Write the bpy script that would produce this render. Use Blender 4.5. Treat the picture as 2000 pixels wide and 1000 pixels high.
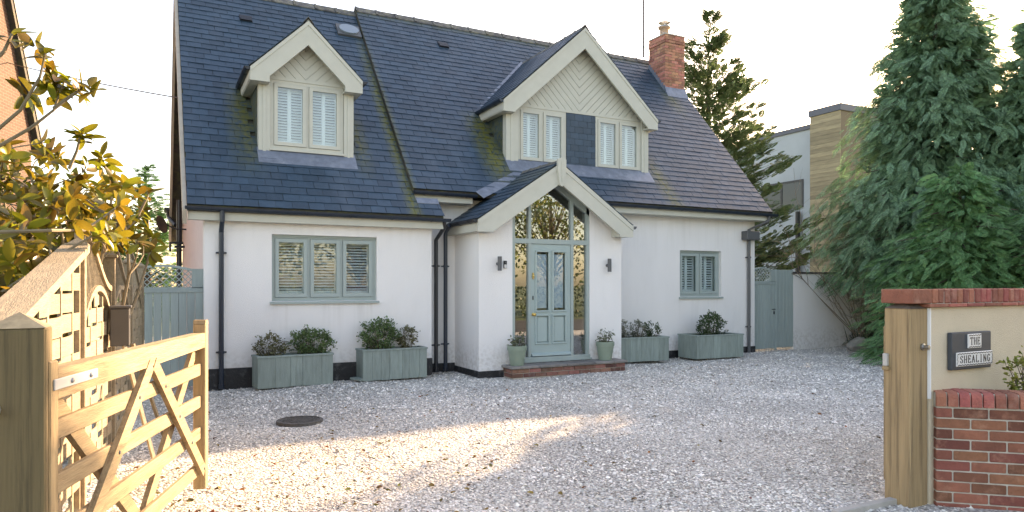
import bpy, math, random
import numpy as np
from mathutils import Vector, Matrix, Euler
R = math.radians
random.seed(7); rng = np.random.default_rng(7)
sc = bpy.context.scene
col = sc.collection
for o in list(bpy.data.objects): bpy.data.objects.remove(o)

# ------------------------------------------------------------------ camera, sky, sun, exposure
YAW = R(27.3)
cam = bpy.data.cameras.new('camera'); camo = bpy.data.objects.new('camera', cam); col.objects.link(camo)
camo.location = (0, 0, 1.57); camo.rotation_euler = (R(90), 0, -YAW)
cam.sensor_fit = 'HORIZONTAL'; cam.sensor_width = 36; cam.lens = 36 * 1370 / 2000
cam.shift_y = 0.028; cam.clip_start = 0.05; cam.clip_end = 3000
sc.camera = camo
SUN_AZ, SUN_EL = R(65), R(19.0)        # azimuth from +Y towards +X
w = bpy.data.worlds.new('World'); sc.world = w; w.use_nodes = True
nt = w.node_tree; bg = nt.nodes['Background']
sky = nt.nodes.new('ShaderNodeTexSky'); sky.sky_type = 'NISHITA'; sky.sun_disc = False
sky.sun_elevation = SUN_EL; sky.sun_rotation = SUN_AZ
sky.air_density = 1.0; sky.dust_density = 1.6; sky.ozone_density = 1.0
nt.links.new(sky.outputs[0], bg.inputs[0]); bg.inputs[1].default_value = 0.09
sl = bpy.data.lights.new('sun', 'SUN'); slo = bpy.data.objects.new('sun', sl); col.objects.link(slo)
sl.energy = 2.8; sl.angle = R(0.55); sl.color = (1.0, 0.82, 0.60)
sd = Vector((math.sin(SUN_AZ) * math.cos(SUN_EL), math.cos(SUN_AZ) * math.cos(SUN_EL), math.sin(SUN_EL)))
slo.rotation_euler = (-sd).to_track_quat('-Z', 'Y').to_euler(); slo.location = (30, 20, 20)
vs = sc.view_settings
vs.view_transform = 'Standard'; vs.look = 'None'; vs.gamma = 1; vs.exposure = 2.9; vs.use_curve_mapping = False
if hasattr(vs, 'use_white_balance'): vs.use_white_balance = True; vs.white_balance_temperature = 8500; vs.white_balance_tint = 20
sc.render.engine = 'CYCLES'

# ------------------------------------------------------------------ materials
MATS = {}
def mat(name, base, rough=.7, var=.0, nscale=8., bump=0., bscale=60., obj_var=0., isl_var=0., stretch=None,
        dark=None, dscale=2., damt=0., spec=.5, metal=0., transl=0., coord='pos', hue=0., dthr=(.45, .7), detail=6):
    if name in MATS: return MATS[name]
    m = bpy.data.materials.new(name); m.use_nodes = True; MATS[name] = m
    nt = m.node_tree; N = nt.nodes; Lk = nt.links; P = N['Principled BSDF']
    P.inputs['Roughness'].default_value = rough; P.inputs['Metallic'].default_value = metal
    P.inputs['Specular IOR Level'].default_value = spec
    if coord == 'pos':
        co = N.new('ShaderNodeNewGeometry').outputs['Position']
    else:
        co = N.new('ShaderNodeTexCoord').outputs['Object']
    if stretch:
        mp = N.new('ShaderNodeMapping'); mp.inputs['Scale'].default_value = stretch
        Lk.new(co, mp.inputs['Vector']); sco = mp.outputs[0]
    else: sco = co
    rgb = N.new('ShaderNodeRGB'); rgb.outputs[0].default_value = (*base, 1); c = rgb.outputs[0]
    def mix(a, b, fac, blend='MIX'):
        x = N.new('ShaderNodeMix'); x.data_type = 'RGBA'; x.blend_type = blend
        for s, v in ((x.inputs[6], a), (x.inputs[7], b)):
            if isinstance(v, tuple): s.default_value = (*v, 1)
            else: Lk.new(v, s)
        if isinstance(fac, float): x.inputs[0].default_value = fac
        else: Lk.new(fac, x.inputs[0])
        return x.outputs[2]
    def mr(v, a, b, c0, d):
        x = N.new('ShaderNodeMapRange'); Lk.new(v, x.inputs[0])
        for i, q in enumerate((a, b, c0, d)): x.inputs[i + 1].default_value = q
        return x.outputs[0]
    def noise(sc_, vec, det=detail, ro=.6):
        n = N.new('ShaderNodeTexNoise'); n.inputs['Scale'].default_value = sc_; n.inputs['Detail'].default_value = det
        n.inputs['Roughness'].default_value = ro; Lk.new(vec, n.inputs['Vector']); return n.outputs['Fac']
    if var:
        c = mix(c, c, 0.0)
        hs = N.new('ShaderNodeHueSaturation'); Lk.new(c, hs.inputs['Color'])
        Lk.new(mr(noise(nscale, sco), .3, .7, 1 - var, 1 + var), hs.inputs['Value']); c = hs.outputs[0]
    if obj_var or isl_var:
        hs = N.new('ShaderNodeHueSaturation'); Lk.new(c, hs.inputs['Color'])
        a = N.new('ShaderNodeMath'); a.operation = 'ADD'
        Lk.new(N.new('ShaderNodeObjectInfo').outputs['Random'], a.inputs[0])
        Lk.new(N.new('ShaderNodeNewGeometry').outputs['Random Per Island'], a.inputs[1])
        fr = N.new('ShaderNodeMath'); fr.operation = 'FRACT'; Lk.new(a.outputs[0], fr.inputs[0])
        v = max(obj_var, isl_var)
        Lk.new(mr(fr.outputs[0], 0, 1, 1 - v, 1 + v), hs.inputs['Value'])
        if hue:
            m2 = N.new('ShaderNodeMath'); m2.operation = 'MULTIPLY'; m2.inputs[1].default_value = 7.31; Lk.new(fr.outputs[0], m2.inputs[0])
            f2 = N.new('ShaderNodeMath'); f2.operation = 'FRACT'; Lk.new(m2.outputs[0], f2.inputs[0])
            Lk.new(mr(f2.outputs[0], 0, 1, .5 - hue, .5 + hue), hs.inputs['Hue'])
        c = hs.outputs[0]
    if dark and damt:
        c = mix(c, dark, mr(noise(dscale, sco, 8, .7), dthr[0], dthr[1], 0., damt))
    Lk.new(c, P.inputs['Base Color'])
    if bump:
        b = N.new('ShaderNodeBump'); b.inputs['Strength'].default_value = bump; b.inputs['Distance'].default_value = .02
        Lk.new(noise(bscale, sco, 4), b.inputs['Height']); Lk.new(b.outputs[0], P.inputs['Normal'])
    if transl:
        t = N.new('ShaderNodeBsdfTranslucent'); Lk.new(c, t.inputs['Color'])
        x = N.new('ShaderNodeMixShader'); x.inputs[0].default_value = transl
        Lk.new(P.outputs[0], x.inputs[1]); Lk.new(t.outputs[0], x.inputs[2]); Lk.new(x.outputs[0], N['Material Output'].inputs['Surface'])
    return m
def glass_mat(name, tint=(.9, .95, .95), refl=1.0, opac=0.0, base_r=.10, frost=0.):
    if name in MATS: return MATS[name]
    m = bpy.data.materials.new(name); m.use_nodes = True; MATS[name] = m
    nt = m.node_tree; N = nt.nodes; Lk = nt.links; N.remove(N['Principled BSDF'])
    t = N.new('ShaderNodeBsdfTransparent'); t.inputs[0].default_value = (*tint, 1)
    base = t.outputs[0]
    if frost:
        d = N.new('ShaderNodeBsdfDiffuse'); d.inputs[0].default_value = (.55, .6, .66, 1)
        x0 = N.new('ShaderNodeMixShader'); x0.inputs[0].default_value = frost
        Lk.new(base, x0.inputs[1]); Lk.new(d.outputs[0], x0.inputs[2]); base = x0.outputs[0]
    g = N.new('ShaderNodeBsdfGlossy'); g.inputs['Roughness'].default_value = .01 if not frost else .15
    lw = N.new('ShaderNodeLayerWeight'); lw.inputs[0].default_value = .5; pw = N.new('ShaderNodeMath'); pw.operation = 'POWER'; pw.inputs[1].default_value = 4; Lk.new(lw.outputs['Facing'], pw.inputs[0])
    mp = N.new('ShaderNodeMapRange'); Lk.new(pw.outputs[0], mp.inputs[0])
    mp.inputs[1].default_value = 0; mp.inputs[2].default_value = 1; mp.inputs[3].default_value = base_r; mp.inputs[4].default_value = 1
    x = N.new('ShaderNodeMixShader'); Lk.new(mp.outputs[0], x.inputs[0]); Lk.new(base, x.inputs[1]); Lk.new(g.outputs[0], x.inputs[2])
    Lk.new(x.outputs[0], N['Material Output'].inputs['Surface'])
    return m
render_m = mat('white_render', (.78, .765, .75), .9, var=.035, nscale=1.2, bump=.45, bscale=140, dark=(.55, .53, .49), dscale=1.3, damt=.3, stretch=(1, 1, .35), dthr=(.58, .85))
cream_m = mat('cream_render', (.66, .57, .43), .9, var=.05, nscale=3, bump=.5, bscale=120)
sage_m = mat('sage_paint', (.50, .50, .435), .5, var=.04, nscale=5, bump=.08, bscale=40, dark=(.25, .26, .2), dscale=3, damt=.25, dthr=(.6, .9))
window_m = mat('sage_window_paint', (.32, .385, .37), .4, var=.03, nscale=6, dark=(.2, .24, .22), dscale=4, damt=.2, dthr=(.6, .9))
door_m = mat('door_paint', (.33, .42, .41), .35, var=.03, nscale=6)
gatep_m = mat('blue_green_board_paint', (.30, .365, .355), .6, var=.08, nscale=5, stretch=(6, 6, .6), obj_var=.07, bump=.15, bscale=30, dark=(.13, .17, .16), dscale=3, damt=.4, dthr=(.55, .85))
planter_m = mat('planter_paint', (.235, .29, .265), .65, var=.12, nscale=4, stretch=(5, 5, .7), obj_var=.10, bump=.25, bscale=25, dark=(.10, .12, .10), dscale=3, damt=.6, dthr=(.5, .8))
black_m = mat('black_plastic', (.016, .018, .023), .38, var=.1, nscale=5)
gutter_m = mat('dark_gutter_plastic', (.018, .028, .045), .32, var=.1, nscale=5)
plinth_m = mat('black_plinth_paint', (.018, .018, .02), .6, var=.3, nscale=12, bump=.6, bscale=30, dark=(.2, .2, .2), dscale=6, damt=.7, dthr=(.55, .75))
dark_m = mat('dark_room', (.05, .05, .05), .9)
room_m = mat('hall_paint', (.36, .37, .37), .8)
white_m = mat('shutter_white', (.78, .80, .82), .45)
lead_m = mat('lead_flashing', (.17, .20, .25), .45, var=.2, nscale=7, dark=(.4, .43, .46), dscale=6, damt=.5, dthr=(.5, .8), metal=.3)
glass_m = glass_mat('window_glass', base_r=.10)
glassr_m = glass_mat('porch_glass', (.8, .84, .84), base_r=.25)
frost_m = glass_mat('frosted_glass', frost=.7)
brass_m = mat('brass', (.6, .42, .14), .3, metal=1)
steel_m = mat('steel', (.4, .4, .4), .35, metal=1)
grey_m = mat('grey_metal', (.09, .095, .10), .45)
letterbox_m = mat('letterbox_grey', (.06, .058, .056), .45, var=.06)
soil_m = mat('soil', (.04, .03, .022), 1, var=.4, nscale=20, bump=1, bscale=60)
pot_m = mat('pot_glaze', (.23, .29, .225), .4, var=.06, nscale=5)
paving_m = mat('stone_slab', (.20, .185, .175), .8, var=.25, nscale=6, obj_var=.2, bump=.3, bscale=30)
mortar_m = mat('mortar', (.50, .46, .40), .95, var=.15, nscale=15, bump=.5, bscale=80)
rock_m = mat('rock', (.27, .25, .22), .9, var=.35, nscale=6, bump=.8, bscale=14)
def brickm(name, c, ov=.4, light=(.62, .40, .30), damt=.35):
    return mat(name, c, .85, var=.18, nscale=14, obj_var=ov, isl_var=ov, hue=.015, bump=.6, bscale=45, dark=light, dscale=9, damt=damt, dthr=(.52, .75))
brick_m = brickm('red_brick', (.23, .082, .052), .42, (.52, .27, .18), .6)
cop_m = brickm('coping_brick', (.32, .105, .075), .3)
chim_m = brickm('chimney_brick', (.44, .19, .125), .35, (.55, .42, .34), .5)
stepb_m = brickm('step_brick', (.24, .11, .08), .55, (.36, .3, .27), .5)
def woodm(name, c, st, dark, damt, ov=.12, **k):
    return mat(name, c, .75, var=.2, nscale=5, stretch=st, obj_var=ov, bump=.3, bscale=16, dark=dark, dscale=3.2, damt=damt, coord='obj', dthr=(.5, .75), **k)
gatew_m = woodm('gate_timber', (.31, .225, .125), (.8, 9, 9), (.13, .08, .038), .9)
gatewv_m = woodm('gate_timber_upright', (.33, .235, .125), (9, 9, .8), (.16, .10, .045), .8)
postl_m = woodm('mossy_post_timber', (.165, .12, .055), (12, 12, .4), (.035, .028, .013), .95)
postr_m = woodm('weathered_post_timber', (.34, .235, .125), (9, 9, .35), (.075, .05, .03), .95)
fence_m = woodm('fence_timber', (.29, .23, .15), (7, .8, 7), (.26, .2, .13), .5)
def stain_slate():
    m = mat('roof_slate', (.024, .053, .084), .5, var=.14, nscale=9, obj_var=.20, isl_var=.20, bump=.12, bscale=45, spec=.45)
    nt = m.node_tree; N = nt.nodes; Lk = nt.links; P = N['Principled BSDF']
    src = P.inputs['Base Color'].links[0].from_socket
    pos = N.new('ShaderNodeNewGeometry').outputs['Position']
    sx = N.new('ShaderNodeSeparateXYZ'); Lk.new(pos, sx.inputs[0])
    def M(op, a, b=None):
        x = N.new('ShaderNodeMath'); x.operation = op; x.use_clamp = False
        for i, v in enumerate((a, b)):
            if v is None: continue
            if isinstance(v, (int, float)): x.inputs[i].default_value = v
            else: Lk.new(v, x.inputs[i])
        return x.outputs[0]
    def bump1(s, c, wd):   # 1 at c falling to 0 at distance wd
        a = M('ABSOLUTE', M('SUBTRACT', s, c)); return M('MAXIMUM', M('SUBTRACT', 1, M('DIVIDE', a, wd)), 0)
    def step(s, a, b):
        x = N.new('ShaderNodeMapRange'); x.clamp = True; Lk.new(s, x.inputs[0]); x.inputs[1].default_value = a; x.inputs[2].default_value = b; return x.outputs[0]
    X, Y, Z = sx.outputs
    n = N.new('ShaderNodeTexNoise'); n.inputs['Scale'].default_value = 13; n.inputs['Detail'].default_value = 8; n.inputs['Roughness'].default_value = .7
    Lk.new(pos, n.inputs['Vector'])
    n2 = N.new('ShaderNodeTexNoise'); n2.inputs['Scale'].default_value = 1.1; n2.inputs['Detail'].default_value = 5
    mp = N.new('ShaderNodeMapping'); mp.inputs['Scale'].default_value = (2.6, .5, .5); Lk.new(pos, mp.inputs[0]); Lk.new(mp.outputs[0], n2.inputs['Vector'])
    masks = []
    # moss washing down below dormer eaves, beside the raised verge and below the ridges
    a = M('MULTIPLY', bump1(X, 1.42, .34), M('MULTIPLY', step(Z, 5.25, 4.7), step(Z, 3.2, 4.3))); masks.append(a)
    a = M('MULTIPLY', bump1(X, 3.32, .22), M('MULTIPLY', step(Z, 4.9, 4.5), step(Z, 3.3, 4.0))); masks.append(M('MULTIPLY', a, .7))
    a = M('MULTIPLY', bump1(X, 5.95, .42), M('MULTIPLY', step(Z, 5.2, 4.8), step(Z, 3.3, 3.9))); masks.append(M('MULTIPLY', a, 1.1))
    a = M('MULTIPLY', bump1(X, 9.9, .3), M('MULTIPLY', step(Z, 4.6, 4.0), step(Z, 3.0, 3.3))); masks.append(M('MULTIPLY', a, .75))
    a = M('MULTIPLY', bump1(X, 3.98, .17), step(Y, 15.3, 13.6)); masks.append(a)
    a = bump1(Z, 7.60, .16); masks.append(M('MULTIPLY', a, .5))
    a = M('MULTIPLY', bump1(X, 12.05, .35), bump1(Z, 6.4, .7)); masks.append(M('MULTIPLY', a, .7))
    s = masks[0]
    for q in masks[1:]: s = M('MAXIMUM', s, q)
    f = M('MULTIPLY', s, step(n.outputs[0], .36, .54))
    x = N.new('ShaderNodeMix'); x.data_type = 'RGBA'; Lk.new(f, x.inputs[0]); Lk.new(src, x.inputs[6]); x.inputs[7].default_value = (.12, .12, .022, 1)
    # pale weather streaks
    y = N.new('ShaderNodeMix'); y.data_type = 'RGBA'; Lk.new(M('MULTIPLY', step(n2.outputs[0], .5, .75), .45), y.inputs[0]); Lk.new(x.outputs[2], y.inputs[6]); y.inputs[7].default_value = (.06, .09, .125, 1)
    Lk.new(y.outputs[2], P.inputs['Base Color'])
    return m
def weather_render():
    m = render_m; nt = m.node_tree; N = nt.nodes; Lk = nt.links; P = N['Principled BSDF']; src = P.inputs['Base Color'].links[0].from_socket
    pos = N.new('ShaderNodeNewGeometry').outputs['Position']; sx = N.new('ShaderNodeSeparateXYZ'); Lk.new(pos, sx.inputs[0]); X, Y, Z = sx.outputs
    def mr(v, a, b, c=0., d=1.):
        x = N.new('ShaderNodeMapRange'); Lk.new(v, x.inputs[0])
        for i, q in enumerate((a, b, c, d)): x.inputs[i+1].default_value = q
        return x.outputs[0]
    def mul(a, b, op='MULTIPLY'):
        x = N.new('ShaderNodeMath'); x.operation = op
        for i, v in enumerate((a, b)):
            if isinstance(v, float): x.inputs[i].default_value = v
            else: Lk.new(v, x.inputs[i])
        return x.outputs[0]
    def noise(scale, st):
        mp = N.new('ShaderNodeMapping'); mp.inputs['Scale'].default_value = st; Lk.new(pos, mp.inputs[0]); n = N.new('ShaderNodeTexNoise'); n.inputs['Scale'].default_value = scale; n.inputs['Detail'].default_value = 6; Lk.new(mp.outputs[0], n.inputs['Vector']); return n.outputs[0]
    streak = mr(noise(9, (1, 1, .06)), .48, .68)
    a = mul(mul(mr(X, 1.62, 1.75), mr(X, 3.45, 3.3)), mul(mr(Z, .55, 1.25), mr(Z, 1.31, 1.25)))
    b = mul(mul(mr(X, 10.2, 10.35), mr(X, 11.6, 11.45)), mul(mr(Z, .45, 1.25), mr(Z, 1.31, 1.25)))
    c = mul(mr(Z, 2.1, 2.62), .6); f = mul(mul(mul(a, b, 'MAXIMUM'), c, 'MAXIMUM'), streak); f = mul(f, .22)
    sp = mul(mr(Z, .62, .28), mr(noise(16, (1, 1, 1)), .42, .62)); sp = mul(sp, .3)
    for fac, cl in ((f, (.40, .38, .33, 1)), (sp, (.36, .31, .25, 1))):
        x = N.new('ShaderNodeMix'); x.data_type = 'RGBA'; Lk.new(fac, x.inputs[0]); Lk.new(src, x.inputs[6]); x.inputs[7].default_value = cl; src = x.outputs[2]
    Lk.new(src, P.inputs['Base Color'])
weather_render()
slate_m = stain_slate()
ridge_m = mat('ridge_tile', (.10, .10, .10), .8, var=.4, nscale=9, isl_var=.25, dark=(.22, .2, .12), dscale=9, damt=.8, bump=.5, bscale=40)
verge_m = mat('verge_dark', (.035, .032, .028), .8, var=.4, nscale=9, dark=(.08, .085, .03), dscale=6, damt=.8)

# ------------------------------------------------------------------ mesh helpers
class MB:
    def __init__(s): s.v = []; s.f = []
    def poly(s, V, F):
        b = len(s.v); s.v += [tuple(p) for p in V]; s.f += [tuple(i + b for i in q) for q in F]; return s
    def box(s, a, b):
        x0, y0, z0 = a; x1, y1, z1 = b
        return s.poly([(x0,y0,z0),(x1,y0,z0),(x1,y1,z0),(x0,y1,z0),(x0,y0,z1),(x1,y0,z1),(x1,y1,z1),(x0,y1,z1)],
                      [(0,3,2,1),(4,5,6,7),(0,1,5,4),(1,2,6,5),(2,3,7,6),(3,0,4,7)])
    def cbox(s, a, b, c=.006):       # box with chamfered edges
        lo = Vector(a); hi = Vector(b); V = []
        for ix in (0, 1):
            for iy in (0, 1):
                for iz in (0, 1):
                    p = [lo[0] if ix == 0 else hi[0], lo[1] if iy == 0 else hi[1], lo[2] if iz == 0 else hi[2]]
                    sg = [1 if i == 0 else -1 for i in (ix, iy, iz)]
                    for ax in range(3):
                        q = [p[k] + (0 if k == ax else sg[k] * c) for k in range(3)]; V.append(q)
        def vi(ix, iy, iz, ax): return (ix * 4 + iy * 2 + iz) * 3 + ax
        F = []
        for ax in range(3):
            o = [k for k in range(3) if k != ax]
            for sd_ in (0, 1):
                r = []
                for (p, q) in ((0, 0), (1, 0), (1, 1), (0, 1)):
                    i = [0, 0, 0]; i[ax] = sd_; i[o[0]] = p; i[o[1]] = q; r.append(vi(*i, ax))
                F.append(r)
        for ax in range(3):
            o = [k for k in range(3) if k != ax]
            for p in (0, 1):
                for q in (0, 1):
                    i0 = [0, 0, 0]; i0[o[0]] = p; i0[o[1]] = q; i1 = list(i0); i1[ax] = 1
                    F.append([vi(*i0, o[0]), vi(*i0, o[1]), vi(*i1, o[1]), vi(*i1, o[0])])
        for ix in (0, 1):
            for iy in (0, 1):
                for iz in (0, 1): F.append([vi(ix, iy, iz, k) for k in range(3)])
        return s.poly(V, F)
    def prism(s, pts, ext):          # planar polygon of 3-D points, extruded by a vector
        n = len(pts); e = Vector(ext); V = [Vector(p) for p in pts]; V += [p + e for p in V]
        return s.poly(V, [tuple(range(n))[::-1], tuple(range(n, 2 * n))] + [(i, (i + 1) % n, (i + 1) % n + n, i + n) for i in range(n)])
    def bar(s, p, q, wd, th, up=(0, 0, 1)):   # rectangular bar from p to q
        p = Vector(p); q = Vector(q); d = (q - p).normalized(); up = Vector(up)
        x = d.cross(up)
        if x.length < 1e-4: x = d.cross(Vector((1, 0, 0)))
        x.normalize(); y = x.cross(d).normalized()
        o = [x * (wd / 2 * a) + y * (th / 2 * b) for a, b in ((-1, -1), (1, -1), (1, 1), (-1, 1))]
        return s.prism([p + i for i in o], q - p)
    def tube(s, pts, r, n=8, cap=True):
        pts = [Vector(p) for p in pts]; rs = r if isinstance(r, (list, tuple)) else [r] * len(pts); b = len(s.v); prev = None
        for i, p in enumerate(pts):
            d = (pts[min(i + 1, len(pts) - 1)] - pts[max(i - 1, 0)]).normalized()
            if prev is None:
                a = d.cross(Vector((0, 0, 1)))
                if a.length < .05: a = d.cross(Vector((0, 1, 0)))
            else: a = prev - d * prev.dot(d)
            a.normalize(); prev = a; c = d.cross(a)
            for k in range(n):
                t = 2 * math.pi * k / n; s.v.append(tuple(p + (a * math.cos(t) + c * math.sin(t)) * rs[i]))
        for i in range(len(pts) - 1):
            for k in range(n): s.f.append((b + i*n + k, b + i*n + (k+1) % n, b + (i+1)*n + (k+1) % n, b + (i+1)*n + k))
        if cap: s.f.append(tuple(b + k for k in range(n))[::-1]); s.f.append(tuple(b + (len(pts)-1)*n + k for k in range(n)))
        return s
    def lathe(s, prof, c=(0, 0, 0), n=24):
        b = len(s.v); c = Vector(c)
        for r, z in prof:
            for k in range(n): t = 2*math.pi*k/n; s.v.append((c.x + r*math.cos(t), c.y + r*math.sin(t), c.z + z))
        for i in range(len(prof)-1):
            for k in range(n): s.f.append((b+i*n+k, b+i*n+(k+1) % n, b+(i+1)*n+(k+1) % n, b+(i+1)*n+k))
        return s
    def gutter(s, p, q, r=.057, t=.006, n=9):   # half-round channel from p to q (axis at rim level), end caps closed
        p = Vector(p); q = Vector(q); d = (q-p).normalized(); x = d.cross(Vector((0,0,1))).normalized()
        prof = [x*(r*math.cos(math.pi*k/n)) - Vector((0,0,1))*(r*math.sin(math.pi*k/n)) for k in range(n+1)]
        prof += [v*((r-t)/r) for v in prof[::-1]]
        s.prism([p+v for v in prof], q-p)
        for e, sg in ((p, 1), (q, -1)):
            s.prism([e + v for v in prof[:n+1]], d*(sg*.004))
        return s
    def build(s, name, m, parent=None, smooth=False, local=False, **tags):
        me = bpy.data.meshes.new(name)
        off = Vector((0, 0, 0))
        if parent is not None and not local:
            p = parent
            while p is not None: off += p.location; p = p.parent
        me.from_pydata([tuple(Vector(v) - off) for v in s.v], [], s.f); me.update()
        return finish(name, me, m, parent, smooth, **tags)
def finish(name, me, m, parent=None, smooth=False, **tags):
    if smooth: me.polygons.foreach_set('use_smooth', [True] * len(me.polygons))
    if m: me.materials.append(m)
    o = bpy.data.objects.new(name, me); col.objects.link(o)
    if parent is not None: o.parent = parent
    for k, v in tags.items(): o[k] = v
    return o
def np_mesh(name, V, F, m, parent=None, **tags):
    F = np.asarray(F, dtype=np.int32); V = np.asarray(V, dtype=np.float32); n, k = F.shape
    me = bpy.data.meshes.new(name)
    me.vertices.add(len(V)); me.vertices.foreach_set('co', V.ravel())
    me.loops.add(n*k); me.loops.foreach_set('vertex_index', F.ravel())
    me.polygons.add(n); me.polygons.foreach_set('loop_start', np.arange(0, n*k, k, dtype=np.int32)); me.polygons.foreach_set('loop_total', np.full(n, k, dtype=np.int32))
    me.update(calc_edges=True); me.validate()
    return finish(name, me, m, parent, **tags)
def scatter(B, F, Rm, T, S):         # copies of base verts B / faces F -> one vertex / face array
    V = np.einsum('nij,bj->nbi', Rm, B) * np.asarray(S).reshape(-1, 1, 1) + T[:, None, :]
    Fa = np.asarray(F)[None] + (np.arange(len(T)) * len(B))[:, None, None]
    return V.reshape(-1, 3), Fa.reshape(-1, Fa.shape[-1])
def frames(D, roll):                 # rotation matrices with x axis along D, rolled
    D = D / np.linalg.norm(D, axis=1, keepdims=True); up = np.zeros_like(D); up[:, 2] = 1; up[np.abs(D[:, 2]) > .98] = (1, 0, 0)
    y = np.cross(up, D); y /= np.linalg.norm(y, axis=1, keepdims=True); z = np.cross(D, y)
    c, s_ = np.cos(roll)[:, None], np.sin(roll)[:, None]
    return np.stack([D, y*c + z*s_, z*c - y*s_], axis=2)
def empty(name, loc, label, cat, group=None, rz=0):
    o = bpy.data.objects.new(name, None); col.objects.link(o); o.location = loc; o.rotation_euler = (0, 0, rz)
    o.empty_display_size = .2; o['label'] = label; o['category'] = cat
    if group: o['group'] = group
    return o
def clip_poly(P, Q):                 # clip 2-D polygon P by convex ccw polygon Q
    for i in range(len(Q)):
        (ax, ay), (bx, by) = Q[i], Q[(i+1) % len(Q)]; out = []
        for j in range(len(P)):
            p, q = P[j], P[(j+1) % len(P)]
            dp = (bx-ax)*(p[1]-ay)-(by-ay)*(p[0]-ax); dq = (bx-ax)*(q[1]-ay)-(by-ay)*(q[0]-ax)
            if dp >= 0: out.append(p)
            if (dp > 0 > dq) or (dp < 0 < dq):
                t = dp/(dp-dq); out.append((p[0]+t*(q[0]-p[0]), p[1]+t*(q[1]-p[1])))
        P = out
        if len(P) < 3: return []
    return P
def area(P): return abs(sum(P[i][0]*P[(i+1) % len(P)][1]-P[(i+1) % len(P)][0]*P[i][1] for i in range(len(P))))/2

# ------------------------------------------------------------------ ground
def gravel_mat():
    m = mat('gravel', (.43, .40, .36), .95); nt = m.node_tree; N = nt.nodes; Lk = nt.links; P = N['Principled BSDF']
    pos = N.new('ShaderNodeNewGeometry').outputs['Position']
    v = N.new('ShaderNodeTexVoronoi'); v.inputs['Scale'].default_value = 42; Lk.new(pos, v.inputs['Vector'])
    r = N.new('ShaderNodeValToRGB'); Lk.new(v.outputs['Color'], r.inputs[0])
    e = r.color_ramp.elements; e[0].position = .0; e[0].color = (.22, .20, .17, 1); e[1].position = 1; e[1].color = (.86, .84, .80, 1)
    e2 = e.new(.35); e2.color = (.60, .57, .52, 1)
    d = N.new('ShaderNodeMapRange'); Lk.new(v.outputs['Distance'], d.inputs[0]); d.inputs[1].default_value = .25; d.inputs[2].default_value = .75; d.inputs[3].default_value = 1; d.inputs[4].default_value = .5
    n = N.new('ShaderNodeTexNoise'); n.inputs['Scale'].default_value = .7; n.inputs['Detail'].default_value = 6; Lk.new(pos, n.inputs['Vector'])
    mr = N.new('ShaderNodeMapRange'); Lk.new(n.outputs[0], mr.inputs[0]); mr.inputs[1].default_value = .35; mr.inputs[2].default_value = .65; mr.inputs[3].default_value = .82; mr.inputs[4].default_value = 1.1
    mu = N.new('ShaderNodeMath'); mu.operation = 'MULTIPLY'; Lk.new(d.outputs[0], mu.inputs[0]); Lk.new(mr.outputs[0], mu.inputs[1])
    hs = N.new('ShaderNodeHueSaturation'); Lk.new(r.outputs[0], hs.inputs['Color']); Lk.new(mu.outputs[0], hs.inputs['Value']); Lk.new(hs.outputs[0], P.inputs['Base Color'])
    b = N.new('ShaderNodeBump'); b.inputs['Strength'].default_value = .9; b.inputs['Distance'].default_value = .02; b.invert = True
    Lk.new(v.outputs['Distance'], b.inputs['Height']); Lk.new(b.outputs[0], P.inputs['Normal'])
    return m
grass_m = mat('field_grass', (.06, .09, .03), 1, var=.4, nscale=.6, bump=.5, bscale=20)
MB().box((-600, -600, -.5), (600, 600, -.08)).build('ground', grass_m, kind='structure')
MB().poly([(-40, -6.5, -.07), (40, -6.5, -.07), (40, 1.2, -.07), (-40, 1.2, -.07)], [(0, 1, 2, 3)]).build('road', mat('asphalt', (.05, .05, .052), .9, var=.2, nscale=30, bump=.6, bscale=90), kind='structure')
# drive: gently uneven sheet
xs = np.linspace(-2.2, 17.5, 120); ys = np.linspace(1.25, 24, 130); GX, GY = np.meshgrid(xs, ys)
def gz(x, y): return .012*np.sin(x*1.3+.4*y)+.010*np.sin(y*1.9-x*.6+1)+.006*np.sin(3.1*x+2.3*y) - .012
V = np.stack([GX.ravel(), GY.ravel(), gz(GX, GY).ravel()], 1); nx, ny = 120, 130
idx = np.arange(nx*ny).reshape(ny, nx); F = np.stack([idx[:-1, :-1], idx[:-1, 1:], idx[1:, 1:], idx[1:, :-1]], -1).reshape(-1, 4)
np_mesh('driveway', V, F, gravel_mat(), kind='structure')
# loose stones, densest near the gate
c_, s_ = math.cos(YAW), math.sin(YAW)
n0 = 385000
px = rng.uniform(-2.0, 16.5, n0); py = rng.uniform(2.9, 13.2, n0)
dd = px*s_ + py*c_; kk = (px*c_ - py*s_)/np.maximum(dd, .1)
keep = (dd > 4.2) & (np.abs(kk) < .80) & (rng.uniform(0, 1, n0) < np.clip((5.2/dd)**1.5, 0.05, 1))
keep &= ~((px > .72) & (px < 4.34) & (py > 11.45)) & ~((px > 4.3) & (px < 12.54) & (py > 11.95)) & ~((px > 4.98) & (px < 7.95) & (py > 10.88)) & ~((px > 5.4) & (px < 7.8) & (py > 10.5))
keep &= ~(((px-1.54)**2 + (py-8.34)**2) < .27**2)
px, py, dd = px[keep], py[keep], dd[keep]; n1 = len(px)
Bs = np.array([(1, 0, 0), (.2, .95, 0.1), (-.9, .5, -.05), (-.7, -.7, .1), (.4, -.85, 0), (.1, .1, .42)], float)
Fs = [(0, 1, 5), (1, 2, 5), (2, 3, 5), (3, 4, 5), (4, 0, 5)]
ang = rng.uniform(0, 6.28, n1); D = np.stack([np.cos(ang), np.sin(ang), rng.normal(0, .25, n1)], 1)
sz = rng.lognormal(math.log(.0088), .34, n1) * np.clip(dd/7.5, 1, 1.4)
T = np.stack([px, py, gz(px, py) + sz*.1], 1)
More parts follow.
